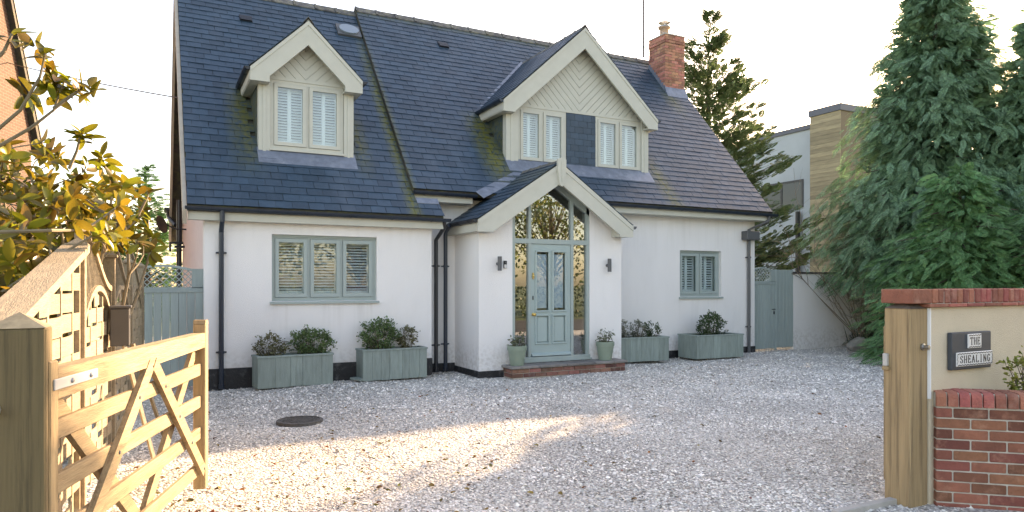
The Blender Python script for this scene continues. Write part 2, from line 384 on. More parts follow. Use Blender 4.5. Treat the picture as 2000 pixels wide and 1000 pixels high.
Vg, Fg = scatter(Bs, Fs, frames(D, rng.normal(0, .35, n1)), T, sz)
stone_m = mat('gravel_stone', (.74, .70, .64), .9, isl_var=.38, hue=.03, var=.22, nscale=.9)
np_mesh('gravel_stones', Vg, Fg, stone_m, kind='stuff', label='loose pale limestone chippings covering the drive')
# ------------------------------------------------------------------ the house
YL, YR, YP = 11.45, 11.95, 10.88
XL0, XL1, XR1, XP0, XP1 = .72, 4.34, 12.54, 4.98, 7.95
PM = lambda Y: 3.23 + 1.15*(Y-11.58)      # main roof plane
PL = lambda Y: 3.12 + 1.15*(Y-11.58)      # lower left roof plane
YRG = 15.485
house = empty('house', (6.6, 15.4, 0), 'white rendered cottage with slate roof, two gabled dormers and a glazed gable porch', 'house')
def hp(mb, name, m, parent=None, **k): return mb.build(name, m, parent or house, **k)
def wall_with_hole(mb, x0, x1, z0, z1, y0, y1, holes):
    xsn = sorted({x0, x1, *[h[0] for h in holes], *[h[1] for h in holes]})
    for a, b in zip(xsn[:-1], xsn[1:]):
        zc = z0
        for h in sorted([h for h in holes if h[0] <= a and h[1] >= b], key=lambda h: h[2]):
            mb.box((a, y0, zc), (b, y1, h[2])); zc = h[3]
        mb.box((a, y0, zc), (b, y1, z1))
W1 = (1.69, 3.37, 1.31, 2.36); W2 = (10.30, 11.50, 1.305, 2.325)
b = MB(); wall_with_hole(b, XL0, XL1, .30, 2.62, YL, YL+.28, [W1]); b.box((XL1-.28, YL+.28, .3), (XL1, YR+.1, 2.62))
hp(b, 'wing_wall', render_m)
b = MB(); wall_with_hole(b, XL1-.27, XR1, .14, 3.14, YR, YR+.28, [W2, (5.3, 7.7, 0.14, 2.9)]); hp(b, 'front_wall', render_m)
# gable walls
for x, nm in ((XL0, 'left'), (XR1-.28, 'right')):
    P = PL if nm == 'left' else PM; y0 = YL+.28 if nm == 'left' else YR+.28; pts = [(x, y0, .2), (x, 19.35, .2), (x, 19.35, P(2*YRG-19.35)-.12), (x, YRG, P(YRG)-.14), (x, y0, P(y0)-.12)]
    hp(MB().prism(pts, (.28, 0, 0)), 'gable_wall', mat('pink_render', (.70, .58, .55), .9, var=.05, bump=.3, bscale=140) if nm == 'left' else render_m)
hp(MB().box((XL0+.28, 19.07, .2), (XR1-.28, 19.35, 3.1)), 'rear_wall', render_m)
b = MB(); b.box((XL0-.012, YL-.012, -.1), (XL1+.012, YL+.2, .297)).box((XL0-.012, YL+.2, -.1), (XL0+.2, 19.36, .197)).box((XL1-.1, YL+.2, -.1), (XL1+.012, YR, .297)); hp(b, 'plinth', plinth_m)
hp(MB().box((XL1+.012, YR-.012, -.1), (XP0, YR+.2, .137)), 'plinth', plinth_m)
b = MB(); b.box((XP1, YR-.012, -.1), (XR1+.012, YR+.2, .137)).box((XR1-.2, YR+.2, -.1), (XR1+.012, 19.36, .137)); hp(b, 'plinth', plinth_m)
hp(MB().box((XP0-.01, YP-.01, -.1), (XP0+.64, YR, .09)), 'plinth', plinth_m); hp(MB().box((XP1-.7, YP-.01, -.1), (XP1+.01, YR, .09)), 'plinth', plinth_m)
# rooms behind the glass
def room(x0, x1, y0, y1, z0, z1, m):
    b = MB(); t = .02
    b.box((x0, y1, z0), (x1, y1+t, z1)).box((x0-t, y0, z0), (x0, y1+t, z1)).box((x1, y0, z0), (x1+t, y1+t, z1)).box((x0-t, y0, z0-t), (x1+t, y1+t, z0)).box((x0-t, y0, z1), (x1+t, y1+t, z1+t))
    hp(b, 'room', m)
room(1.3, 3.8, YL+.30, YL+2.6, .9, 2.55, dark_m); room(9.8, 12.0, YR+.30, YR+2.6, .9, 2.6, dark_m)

# roof decks
def deck(x0, x1, P, ye, t=.06, name='roof'):
    yb = 2*YRG-ye
    o = .012
    pts = [(x0, ye, P(ye)-o), (x0, YRG, P(YRG)-o), (x0, yb, P(ye)-o), (x0, yb, P(ye)-o-t*1.5), (x0, YRG, P(YRG)-o-t*1.5), (x0, ye, P(ye)-o-t*1.5)]
    return hp(MB().prism(pts, (x1-x0, 0, 0)), name, verge_m)
roofM = deck(4.06, 12.70, PM, 11.60); roofL = deck(.48, 4.055, PL, 11.26)
b = MB(); b.prism([(4.056, 11.26, PL(11.26)-.012), (4.056, 11.49, PL(11.49)-.012), (4.056, 11.49, PL(11.49)-.1), (4.056, 11.26, PL(11.26)-.1)], (.43, 0, 0)); hp(b, 'roof', verge_m)

# slates -------------------------------------------------
SL_W, SL_G, SL_T = .25, .166, .007
slate_variants = []
for k in range(5):
    r = random.Random(k); b = MB(); wv = SL_W-.006; lv = SL_G+.07
    j = lambda: r.uniform(-.004, .004)
    pts = [(-wv/2+j(), j(), .0), (-wv/6, j()*.7, 0), (wv/5, j()*.7, 0), (wv/2+j(), j(), 0), (wv/2, lv, 0), (-wv/2, lv, 0)]
    b.prism(pts, (0, 0, SL_T)); me = bpy.data.meshes.new('slate'); me.from_pydata(b.v, [], b.f); me.update(); me.materials.append(slate_m); slate_variants.append(me)
single, rest = [], MB()
def lay_slates(O, a, u, clip, gauge=SL_G, wd=SL_W, holes=(), lift=0.0):
    O = Vector(O); a = Vector(a).normalized(); u = Vector(u).normalized(); n = a.cross(u)
    if n.z < -1e-6: n = -n
    flip = a.cross(u).dot(n) < 0
    us = [p[1] for p in clip]; as_ = [p[0] for p in clip]
    row = 0; y = min(us)
    while y < max(us)-.02:
        x = min(as_) - (wd/2 if row % 2 else 0) + random.uniform(-.015, .015)
        while x < max(as_):
            xc, yc = x+wd/2, y+gauge/2; x += wd
            if any(h(xc, yc) for h in holes): continue
            hw = wd/2-.003
            rect = [(xc-hw, y), (xc+hw, y), (xc+hw, y+gauge+.06), (xc-hw, y+gauge+.06)]
            c = clip_poly(rect, clip)
            if len(c) < 3 or area(c) < .002: continue
            full = abs(area(c)-2*hw*(gauge+.06)) < 1e-4 and abs(wd-SL_W) < 1e-6 and abs(gauge-SL_G) < 1e-6
            jz = random.uniform(0, .004); tl = random.uniform(-.004, .004)
            tilt = -(SL_T+.003)/gauge
            if full and not flip:
                B = O + a*xc + u*y + n*(SL_T+.006+jz+lift)
                uu = (u + n*tilt + a*tl).normalized(); nn = a.cross(uu).normalized(); aa = uu.cross(nn)
                M = Matrix((aa, uu, nn)).transposed().to_4x4(); M.translation = B
                single.append((M, B))
            else:
                pts = [O + a*p[0] + u*p[1] + n*(SL_T+.006+jz+lift+tilt*(p[1]-y)) for p in c]
                rest.prism(pts, n*SL_T)
        y += gauge; row += 1
cosp, sinp = 1/math.hypot(1, 1.15), 1.15/math.hypot(1, 1.15)
def slope_len(y0, y1): return (y1-y0)/cosp
UF = (0, cosp, sinp)
# dormer geometry numbers: x0,x1 wall, centre, eave x, z of slate eave, ridge z, barge front y, face y
D1 = dict(x0=1.58, x1=3.14, xc=2.345, e0=1.43, e1=3.26, ze=5.09, zr=5.98, yb=11.93, yf=12.15, P=PL)
D2 = dict(x0=6.18, x1=9.64, xc=7.895, e0=6.03, e1=9.76, ze=5.14, zr=6.83, yb=12.03, yf=12.25, P=PM)
def dhole(D, P, ye):
    def f(x, s):
        X = x; Y = ye + s*cosp; return D['x0'] < X-.0 < D['x1'] and Y > D['yf']+.12 and P(Y) < D['zr']-.45-abs(X-D['xc'])*.9
    return f
EL, EM = 11.25, 11.58
lay_slates((.48, EL, PL(EL)), (1, 0, 0), UF, [(0, 0), (3.585, 0), (3.585, slope_len(EL, YRG)), (0, slope_len(EL, YRG))], holes=[lambda x, s: dhole(D1, PL, EL)(x+.48, s)])
lay_slates((4.07, EL, PL(EL)), (1, 0, 0), UF, [(0, 0), (.43, 0), (.405, slope_len(EL, 11.49)), (0, slope_len(EL, 11.49))])
lay_slates((4.05, EM, PM(EM)), (1, 0, 0), UF, [(0, 0), (8.66, 0), (8.66, slope_len(EM, YRG)), (0, slope_len(EM, YRG))], holes=[lambda x, s: dhole(D2, PM, EM)(x+4.05, s)])
def gable_slates(D, yback_e, yback_r, halves=(0, 1)):
    rise = D['zr']-D['ze']
    for side in halves:
        xe = D['e0'] if side == 0 else D['e1']; run = abs(D['xc']-xe); ln = math.hypot(run, rise)
        u = Vector(((D['xc']-xe)/ln, 0, rise/ln))
        if side == 0:   # along -Y so that a x u points up
            O = Vector((xe, yback_r+.3, D['ze'])); Lf = yback_r+.3
            clip = [(Lf-yback_e, 0), (Lf-D['yb'], 0), (Lf-D['yb'], ln), (Lf-yback_r, ln)]
            lay_slates(O, (0, -1, 0), u, clip)
        else:
            O = Vector((xe, D['yb'], D['ze']))
            clip = [(0, 0), (yback_e-D['yb'], 0), (yback_r-D['yb'], ln), (0, ln)]
            lay_slates(O, (0, 1, 0), u, clip)
        # deck under the slates
        q = lambda Y, s, o: Vector((xe, Y, D['ze'])) + u*s + Vector((-u.z, 0, u.x))*(o if side == 1 else -o)
        nn = Vector((-u.z, 0, u.x)); nn = nn if nn.z > 0 else -nn
        pts = [Vector((xe, D['yb']+.01, D['ze']))-nn*.002, Vector((xe, yback_e, D['ze']))-nn*.002, Vector((D['xc'], yback_r, D['zr']))-nn*.002, Vector((D['xc'], D['yb']+.01, D['zr']))-nn*.002]
        hp(MB().prism(pts, -nn*.05), 'roof', verge_m)
inv = lambda P, z: 11.58 + (z-P(11.58))/1.15
gable_slates(D1, inv(PL, D1['ze']), inv(PL, D1['zr'])); gable_slates(D2, inv(PM, D2['ze']), inv(PM, D2['zr']))
DP = dict(xc=6.44, e0=4.84, e1=8.02, ze=2.665, zr=3.735, yb=10.60)
gable_slates(DP, 11.98, 12.05)
# the largest-looking slates become objects, the others one mesh
def pxsize(B):
    d = B.x*s_ + B.y*c_; k = abs((B.x*c_-B.y*s_)/d); h = 556-1370*(B.z-1.57)/d
    return (1/d) if (k < .73 and h > -15) else 0
single.sort(key=lambda t: -pxsize(t[1]))
for i, (M, B) in enumerate(single):
    if i < 296:
        o = bpy.data.objects.new('slate', slate_variants[i % 5]); col.objects.link(o); o.parent = roofL if B.x < 4.06 else roofM
        M2 = M.copy(); M2.translation = M.translation - Vector(house.location); o.matrix_local = M2
    else:
        me = slate_variants[i % 5]; rest.poly([M @ v.co for v in me.vertices], [tuple(p.vertices) for p in me.polygons])
hp(rest, 'slate_courses', slate_m, kind='stuff')

# ridge tiles
def ridge(p, q, slope, n, r=.11, nm='ridge_tile', m=ridge_m):
    p = Vector(p); q = Vector(q); d = (q-p)/n; dn = d.normalized(); x = dn.cross(Vector((0, 0, 1))).normalized()
    b = MB()
    for i in range(n):
        a = p + d*i; L_ = d*(.985); sc2 = 1.0
        pr = [x*(-r)-Vector((0,0,r*slope)), Vector((0,0,.012)), x*r-Vector((0,0,r*slope)), x*r-Vector((0,0,r*slope-.022)), Vector((0,0,.042)), x*(-r)-Vector((0,0,r*slope-.022))]
        b.prism([a+v for v in pr], L_)
        b.prism([a+v*1.0+Vector((0,0,.012)) for v in pr[2:]] , dn*.055)
    return hp(b, nm, m, kind='stuff')
ridge((.48, YRG, PL(YRG)+.0), (4.05, YRG, PL(YRG)), .9, 8, .13); ridge((4.05, YRG, PM(YRG)), (12.70, YRG, PM(YRG)), .9, 19, .13)
ridge((D1['xc'], D1['yb'], D1['zr']), (D1['xc'], inv(PL, D1['zr']), D1['zr']), .95, 5, .09)
ridge((D2['xc'], D2['yb'], D2['zr']), (D2['xc'], inv(PM, D2['zr']), D2['zr']), .88, 7, .09)
ridge((DP['xc'], DP['yb']+.02, DP['zr']), (DP['xc'], 12.03, DP['zr']), .67, 4, .08)
b = MB(); b.prism([(4.04, 11.58, PM(11.58)+.02), (4.04, YRG, PM(YRG)+.02), (4.04, YRG, PM(YRG)-.16), (4.04, 11.58, PM(11.58)-.16)], (.02, 0, 0)); hp(b, 'verge', verge_m)
b = MB(); b.prism([(12.70, 11.58, PM(11.58)+.02), (12.70, YRG, PM(YRG)+.02), (12.70, YRG, PM(YRG)-.16), (12.70, 11.58, PM(11.58)-.16)], (.02, 0, 0)); hp(b, 'verge', verge_m)
# left gable barge board
b = MB(); b.prism([(.42, 11.2, PL(11.2)-.02), (.42, YRG, PL(YRG)+.0), (.42, 19.7, PL(11.27)-.02), (.42, 19.7, PL(11.27)-.27), (.42, YRG, PL(YRG)-.27), (.42, 11.28, PL(11.2)-.22)], (.055, 0, 0)); hp(b, 'barge_board', mat('tan_barge', (.42, .36, .29), .6, var=.1))
# lead valleys / flashings
def strip(pts, wd, m=lead_m, nm='flashing', up=(0, -.75, .66), th=.008):
    b = MB()
    for p, q in zip(pts[:-1], pts[1:]): b.bar(p, q, wd, th, up)
    hp(b, nm, m)
lf = .03
for D, P in ((D1, PL), (D2, PM)):
    for e in ('e0', 'e1'):
        xe = D[e]; strip([(xe, inv(P, D['ze'])-.03, D['ze']-.02), (D['xc'], inv(P, D['zr'])-.03, D['zr']+.0)], .16)
    yb_ = D['yf']-.10; z_ = P(yb_)
    b = MB(); b.prism([(D['x0']-.02, yb_-.12, P(yb_-.12)+.032), (D['x0']-.02, D['yf']+.02, P(D['yf']+.02)+.045), (D['x0']-.02, D['yf']+.02, P(D['yf']+.02)+.02), (D['x0']-.02, yb_-.12, P(yb_-.12)+.022)], (D['x1']-D['x0']+.06, 0, 0)); hp(b, 'flashing', lead_m)
strip([(DP['e0']+.45, 11.52, 3.13+.06), (DP['xc'], 12.02, DP['zr']+.02)], .2); strip([(DP['e1']-.45, 11.52, 3.19), (DP['xc'], 12.02, DP['zr']+.02)], .2)
b = MB(); b.prism([(4.07, 11.42, PL(11.42)+.04), (4.07, 11.5, PL(11.5)+.045), (4.07, 11.5, PL(11.5)+.03), (4.07, 11.42, PL(11.42)+.03)], (.4, 0, 0)); hp(b, 'flashing', lead_m)

# fascias, gutters, downpipes
b = MB(); b.box((.50, 11.30, 2.53), (4.50, 11.325, 2.70)).box((.50, 11.325, 2.53), (4.50, YL, 2.545)).box((.5, 11.325, 2.545), (.52, 11.6, 2.75)); hp(b, 'fascia', sage_m)
b = MB(); b.box((4.07, 11.63, 3.035), (5.2, 11.655, 3.18)).box((4.07, 11.655, 3.035), (5.2, YR, 3.05)); hp(b, 'fascia', sage_m)
b = MB(); b.box((7.75, 11.63, 3.035), (12.68, 11.655, 3.18)).box((7.75, 11.655, 3.035), (12.68, YR, 3.05)); hp(b, 'fascia', sage_m)
def gutter(p, q, nbr=4, m=gutter_m):
    g = hp(MB().gutter(p, q), 'gutter', m)
    p = Vector(p); q = Vector(q); d = (q-p)
    for i in range(nbr):
        c = p + d*((i+.5)/nbr); e = d.normalized()*.012
        hp(MB().gutter(c-e, c+e, .062, .012), 'gutter_bracket', m, g)
gutter((.45, 11.235, 2.715), (4.60, 11.235, 2.70), 6); gutter((4.05, 11.565, 3.20), (5.25, 11.565, 3.19), 3); gutter((7.85, 11.565, 3.205), (12.84, 11.565, 3.185), 8)
gutter((4.80, 10.62, 2.66), (4.80, 11.9, 2.655), 3, black_m); gutter((8.06, 10.62, 2.66), (8.06, 11.9, 2.655), 3, grey_m)
for D, P in ((D1, PL), (D2, PM)):
    ye = inv(P, D['ze'])
    gutter((D['e0']-.035, D['yb']+.01, D['ze']-.01), (D['e0']-.035, ye-.06, D['ze']-.02), 2, black_m if D is D1 else gutter_m); gutter((D['e1']+.035, D['yb']+.01, D['ze']-.01), (D['e1']+.035, ye-.06, D['ze']-.02), 2, black_m)
def pipe(pts, br=(), m=black_m, r=.036, Y=None):
    o = hp(MB().tube(pts, r, 12), 'downpipe', m, smooth=False)
    b = MB()
    for z in br:
        x, y = pts[-1][0], pts[-1][1]
        b.tube([(x, y, z-.02), (x, y, z+.02)], r+.008, 12).box((x-.075, y+.005, z-.012), (x+.075, y+.045, z+.012))
    if br: hp(b, 'pipe_bracket', m, o)
    b = MB().tube([(pts[-1][0], pts[-1][1], pts[-1][2]+.0), (pts[-1][0], pts[-1][1], pts[-1][2]+.07)], r+.007, 12); hp(b, 'pipe_shoe', m, o)
pipe([(.955, 11.235, 2.67), (.955, 11.235, 2.52), (.955, YL-.05, 2.36), (.955, YL-.05, .0)], (2.05, .55), gutter_m)
pipe([(4.52, 11.3, 2.66), (4.52, 11.33, 2.55), (4.50, YR-.3, 2.36), (4.50, YR-.3, .02)], (1.9, .5))
pipe([(4.74, 11.6, 2.62), (4.74, YR-.15, 2.5), (4.74, YR-.15, .02)], (1.9, .5), gutter_m)
pipe([(12.60, 11.565, 3.15), (12.60, 11.6, 3.03), (12.30, YR-.06, 2.84), (12.30, YR-.06, .0)], (2.2, .6), grey_m)
b = MB().cbox((12.11, YR-.2, 2.60), (12.50, YR-.005, 2.80), .01); hp(b, 'rainwater_hopper', grey_m)
pipe([(.62, 18.6, 3.6), (.62, 18.6, .1)], (2.9, 2.6, 2.4), black_m, .06)
b = MB().gutter((.40, 19.0, 3.45), (.40, 19.75, 3.45), .09).tube([(.4, 19.2, 3.4), (.42, 19.1, 3.2), (.55, 18.7, 3.0)], .05, 10); hp(b, 'gutter', black_m)
b = MB().tube([(.7, 18.3, 2.55), (.42, 18.3, 2.55), (.42, 18.3, 2.35)], .03, 8).tube([(.72, 18.0, 2.45), (.50, 18.0, 2.45)], .03, 8); hp(b, 'waste_pipe', black_m)

# windows --------------------------------------------------
def window(x0, x1, z0, z1, y, n, m, kind='full', sill=True, setback=.07, midstile=True, nl=15, tilt=.5):
    yf = y + setback; t = .055
    w = MB()
    w.box((x0, yf, z1-t), (x1, yf+.07, z1)).box((x0, yf, z0), (x1, yf+.07, z0+t)).box((x0, yf, z0+t), (x0+t, yf+.07, z1-t)).box((x1-t, yf, z0+t), (x1, yf+.07, z1-t))
    cw = (x1-x0-2*t)/n
    for i in range(1, n): w.box((x0+t+cw*i-.02, yf+.002, z0+t), (x0+t+cw*i+.02, yf+.07, z1-t))
    W = hp(w, 'window', m)
    if sill: W2_ = hp(MB().prism([(x0-.03, y-.045, z0-.045), (x0-.03, y-.045, z0-.012), (x0-.03, yf, z0+.004), (x0-.03, yf, z0-.045)], (x1-x0+.06, 0, 0)), 'sill', m, W)
    if sill: hp(MB().box((x0+.004, yf-.02, z1-.03), (x1-.004, yf-.001, z1-.002)), 'drip_bar', m, W)
    for i in range(n):
        a = x0+t+cw*i+(.02 if i else 0)+.004; c = x0+t+cw*(i+1)-(.02 if i < n-1 else 0)-.004; g = .058; b0, b1 = z0+t+.006, z1-t-.006
        k = MB(); k.box((a, yf-.016, b1-g), (c, yf+.04, b1)).box((a, yf-.016, b0), (c, yf+.04, b0+g)).box((a, yf-.016, b0+g), (a+g, yf+.04, b1-g)).box((c-g, yf-.016, b0+g), (c, yf+.04, b1-g))
        hp(k, 'casement', m, W)
        hp(MB().box((a+g-.002, yf+.008, b0+g-.002), (c-g+.002, yf+.014, b1-g+.002)), 'pane', glass_m, W)
        # plantation shutter just inside: frame, slats, mid stile
        ys_ = yf+.10; A, C, Z0, Z1 = a+g-.03, c-g+.03, b0+g-.03, b1-g+.03
        f = MB(); f.box((A, ys_, Z0), (C, ys_+.03, Z0+.075)).box((A, ys_, Z1-.05), (C, ys_+.03, Z1)).box((A, ys_, Z0+.075), (A+.035, ys_+.03, Z1-.05)).box((C-.035, ys_, Z0+.075), (C, ys_+.03, Z1-.05))
        if midstile: f.box(((A+C)/2-.03, ys_-.004, Z0+.075), ((A+C)/2+.03, ys_+.034, Z1-.05))
        hp(f, 'shutter', white_m, W)
        s = MB(); H_ = Z1-Z0-.125
        for j in range(nl):
            zc = Z0+.075+H_*(j+.5)/nl; hl = H_/nl*.5*(.62+.34*tilt)
            dy = .022; dz = H_/nl*.5*tilt
            s.prism([(A+.03, ys_+.015-dy, zc-dz), (A+.03, ys_+.015+dy, zc+dz), (A+.03, ys_+.015+dy, zc+dz+.007), (A+.03, ys_+.015-dy, zc-dz+.007)], (C-A-.06, 0, 0))
        hp(s, 'louvres', white_m, W, kind='stuff')
    return W
window(*W1, YL, 3, window_m, midstile=False, nl=16, tilt=.5)
window(*W2, YR, 2, window_m, nl=13, tilt=.5)

# dormers -------------------------------------------------
def dormer(D, wins, zt, zb):
    P = D['P']; yf = D['yf']; xc = D['xc']; sl_ = (D['zr']-D['ze'])/(D['xc']-D['e0'])
    yb = inv(P, zt)+.1
    d = MB()
    # gable panel above the windows and panel/cheeks behind
    zg = lambda x: D['zr']-.10-abs(x-xc)*sl_
    d.prism([(D['x0'], yf+.03, zt), (D['x1'], yf+.03, zt), (D['x1'], yf+.03, min(zg(D['x1']), 9)), (xc, yf+.03, zg(xc)), (D['x0'], yf+.03, zg(D['x0']))], (0, .05, 0))
    dm = hp(d, 'dormer', sage_m)
    hp(MB().box((D['x0'], yf+.0, zb-.04), (D['x1'], yf+.12, zb-.036)), 'base_rail', sage_m, dm)
    for x0, x1 in ((D['x0'], D['x0']+.02), (D['x1']-.02, D['x1'])):
        pts = [(x0, yf+.12, P(yf+.12)-.1), (x0, yf+.12, zg(x0 if x0 < xc else x1)+.02), (x0, inv(P, zg(x0))+.1, zg(x0 if x0 < xc else x1)+.02)]
        hp(MB().prism(pts, (x1-x0, 0, 0)), 'cheek', slate_m, dm)
        # slate hanging on the cheek
        xs_ = x0-.011 if x0 < xc else x1+.002
        b = MB(); r = 0; z = P(yf+.12)
        while z < zg(x0)-.1:
            y = yf+.13-(.1 if r % 2 else 0)
            while P(y+.1) < z+.28 and y < yf+1.6:
                b.prism([(xs_, max(y, yf+.13), z), (xs_, y+.19, z), (xs_, y+.19, min(z+.151, zg(x0))), (xs_, max(y, yf+.13), min(z+.151, zg(x0)))], (.009, 0, 0)); y += .196
            z += .155; r += 1
        hp(b, 'hung_slates', slate_m, dm, kind='stuff')
    # corner posts, fluted by two raised strips
    for x0, x1 in D['posts']:
        c = MB(); c.box((x0, yf-.03, zb-.10), (x1, yf+.12, zg((x0+x1)/2)-.02)); wd = (x1-x0)
        c.box((x0+wd*.36, yf-.042, zb-.10), (x0+wd*.62, yf-.03, zt+.02))
        hp(c, 'corner_post', sage_m, dm)
    # beam above the windows
    hp(MB().box((D['x0']+.05, yf-.012, zt-.005), (D['x1']-.05, yf+.03, zt+.05)), 'head_beam', sage_m, dm)
    # chevron boards
    step = .115; gp = .003 if D is D1 else .0042
    for side in (-1, 1):
        tri = [(xc, zt+.05), (D['x1' if side > 0 else 'x0'], zt+.05), (D['x1' if side > 0 else 'x0'], max(zg(D['x1']), zt+.07)), (xc, zg(xc))]
        if side < 0: tri = tri[::-1]
        L_ = 3.0; k = -14
        e = Vector((side*.7071, .7071)); nrm = Vector((-side*.7071, .7071)); o = Vector((xc, zt+.05))
        for k in range(-22, 26):
            p0 = o + nrm*(k*step+gp); p1 = o + nrm*((k+1)*step-gp)
            q = [p0-e*L_, p0+e*L_, p1+e*L_, p1-e*L_]
            if side < 0: q = q[::-1]
            c = clip_poly([tuple(v) for v in q], tri)
            if len(c) >= 3 and area(c) > .003:
                hp(MB().prism([(v[0], yf+.006, v[1]) for v in c], (0, .022, 0)), 'board', sage_m, dm)
    # barge boards with a raised top strip
    for side in (-1, 1):
        xe = D['e0'] if side < 0 else D['e1']; dp = D['bd']
        ze = D['ze']-.015; zr = D['zr']-.02
        pts = [(xe, ze), (xc, zr), (xc, zr-dp*1.32), (xe-side*D['foot'], ze-.21+ .0), (xe, ze-.21)]
        # inner edge parallel to the outer one
        xi = xe-side*D['foot']; pts = [(xe, ze), (xc, zr), (xc, zr-dp), (xi, max(zr-dp-abs(xi-xc)*sl_, ze-.21)), (xi, ze-.21), (xe, ze-.21)]
        bb = hp(MB().prism([(x, D['yb'], z) for x, z in pts], (0, .04, 0)), 'barge_board', sage_m, dm)
        hp(MB().prism([(xe, D['yb']-.012, ze), (xc, D['yb']-.012, zr), (xc, D['yb']-.012, zr-.07), (xe, D['yb']-.012, ze-.07)], (0, .0125, 0)), 'trim', sage_m, bb)
        # soffit return along the eave
        hp(MB().box((min(xe, xi), D['yb']+.04, ze-.21), (max(xe, xi), inv(P, ze-.21)+.1, ze-.19)).box((xe-.01, D['yb']+.04, ze-.19), (xe+.01, inv(P, ze)+.02, ze-.02)), 'soffit', sage_m, bb)
    for (x0, x1) in wins:
        window(x0, x1, zb, zt, yf-.05, 2, sage_m, sill=False, setback=.05, nl=18, tilt=.85)
        hp(MB().box((x0-.02, yf-.05, zb-.035), (x1+.02, yf+.06, zb-.002)), 'sill', sage_m, dm)
    hp(MB().box((D['x0']+.05, yf+.35, zb-.05), (D['x1']-.05, yf+.37, zt+.03)), 'back_panel', dark_m, dm)
    return dm
D1.update(posts=[(1.58, 1.765), (2.985, 3.15)], bd=.40, foot=.30)
D2.update(posts=[(6.18, 6.445), (9.47, 9.65)], bd=.42, foot=.26)
dormer(D1, [(1.77, 2.98)], 4.98, 3.83)
d2 = dormer(D2, [(6.45, 7.565), (8.29, 9.465)], 5.10, 3.985)
b = MB().box((7.57, D2['yf']+.0, 3.93), (8.285, D2['yf']+.02, 5.10)); hp(b, 'slate_backing', verge_m, d2)
for r in range(9):
    z = 3.95+r*.125
    for cI in range(-1, 4):
        a = 7.572+cI*.205+(.1 if r % 2 else 0); e = min(a+.2, 8.283); a = max(a, 7.572)
        if e-a < .03: continue
        hp(MB().prism([(a, D2['yf']-.012, z), (e, D2['yf']-.012, z), (e, D2['yf']-.003, min(z+.15, 5.09)), (a, D2['yf']-.003, min(z+.15, 5.09))], (0, .006, 0)), 'hung_slate', slate_m, d2)

# porch ---------------------------------------------------
b = MB()
ztop = lambda x: DP['zr']-.09-abs(x-DP['xc'])*.673
for x0, x1 in ((XP0, 5.626), (7.237, XP1)):
    b = MB(); b.prism([(x0, YP, .09), (x1, YP, .09), (x1, YP, ztop(x1)), (x0, YP, ztop(x0))], (0, .26, 0))
    xa, xb = (x0, x0+.26) if x0 == XP0 else (x1-.26, x1)
    b.prism([(xa, YP+.26, .09), (xb, YP+.26, .09), (xb, YP+.26, ztop(xb)), (xa, YP+.26, ztop(xa))], (0, YR-YP-.26, 0))
    hp(b, 'porch_wall', render_m)
b = MB(); x0, x1 = 5.3, 7.6; yb = 14.2
b.box((x0-1, yb, .2), (x1+1, yb+.05, 3.4)).box((x0-1, YR+.3, .2), (x0-.95, yb, 3.4)).box((x1+.95, YR+.3, .2), (x1+1, yb, 3.4)).box((XP0+.27, YP+.27, .2), (XP1-.27, yb, .25)).box((x0-1, YR+.28, 2.75), (x1+1, yb, 2.8))
hall = hp(b, 'hall', room_m)
b = MB().box((5.1, 13.2, .25), (5.14, 14.1, 2.2)).box((5.15, 13.35, .45), (5.16, 13.95, 1.0)); hp(b, 'inner_door', white_m, hall)
b = MB().box((7.0, 13.7, .25), (7.6, 14.15, 1.1)); hp(b, 'hall_table', dark_m, hall)
# glazed screen
fx = [5.626, 5.985, 6.845, 7.237]; ys_ = YP+.02
def inner(x): return ztop(x)-.27
scr = MB()
for x in (5.626, 7.237-.06): scr.prism([(x, ys_, .21), (x+.06, ys_, .21), (x+.06, ys_, inner(x+.06)+.15), (x, ys_, inner(x)+.15)], (0, .09, 0))
for x in (5.955, 6.838): scr.prism([(x, ys_-.002, .21), (x+.055, ys_-.002, .21), (x+.055, ys_-.002, inner(x+.055)+.1), (x, ys_-.002, inner(x)+.1)], (0, .09, 0))
scr.box((5.626, ys_-.006, 2.30), (7.237, ys_+.092, 2.385)).box((5.626, ys_-.035, .20), (7.237, ys_+.1, .285)).box((5.6, ys_-.06, .195), (7.26, ys_+.0, .222))
scr = hp(scr, 'porch_screen', window_m)
for sg in (-1, 1):
    xe = 5.626 if sg < 0 else 7.237
    hp(MB().prism([(xe, ys_+.0, inner(xe)+.0), (DP['xc'], ys_, inner(DP['xc'])), (DP['xc'], ys_, inner(DP['xc'])+.2), (xe, ys_, inner(xe)+.2)], (0, .085, 0)), 'raking_bar', window_m, scr)
for x0, x1 in ((5.686, 5.955), (6.893, 7.177)): hp(MB().box((x0-.004, ys_+.04, .28), (x1+.004, ys_+.046, 2.305)), 'pane', glassr_m, scr)
for x0, x1 in ((5.68, 5.957), (6.008, 6.84), (6.89, 7.18)):
    ps = [(x0, 2.38), (x1, 2.38), (x1, inner(x1)+.01)] + ([(DP['xc'], inner(DP['xc'])+.01)] if x0 < DP['xc'] < x1 else []) + [(x0, inner(x0)+.01)]
    hp(MB().prism([(x, ys_+.04, z) for x, z in ps], (0, .006, 0)), 'pane', glassr_m, scr)
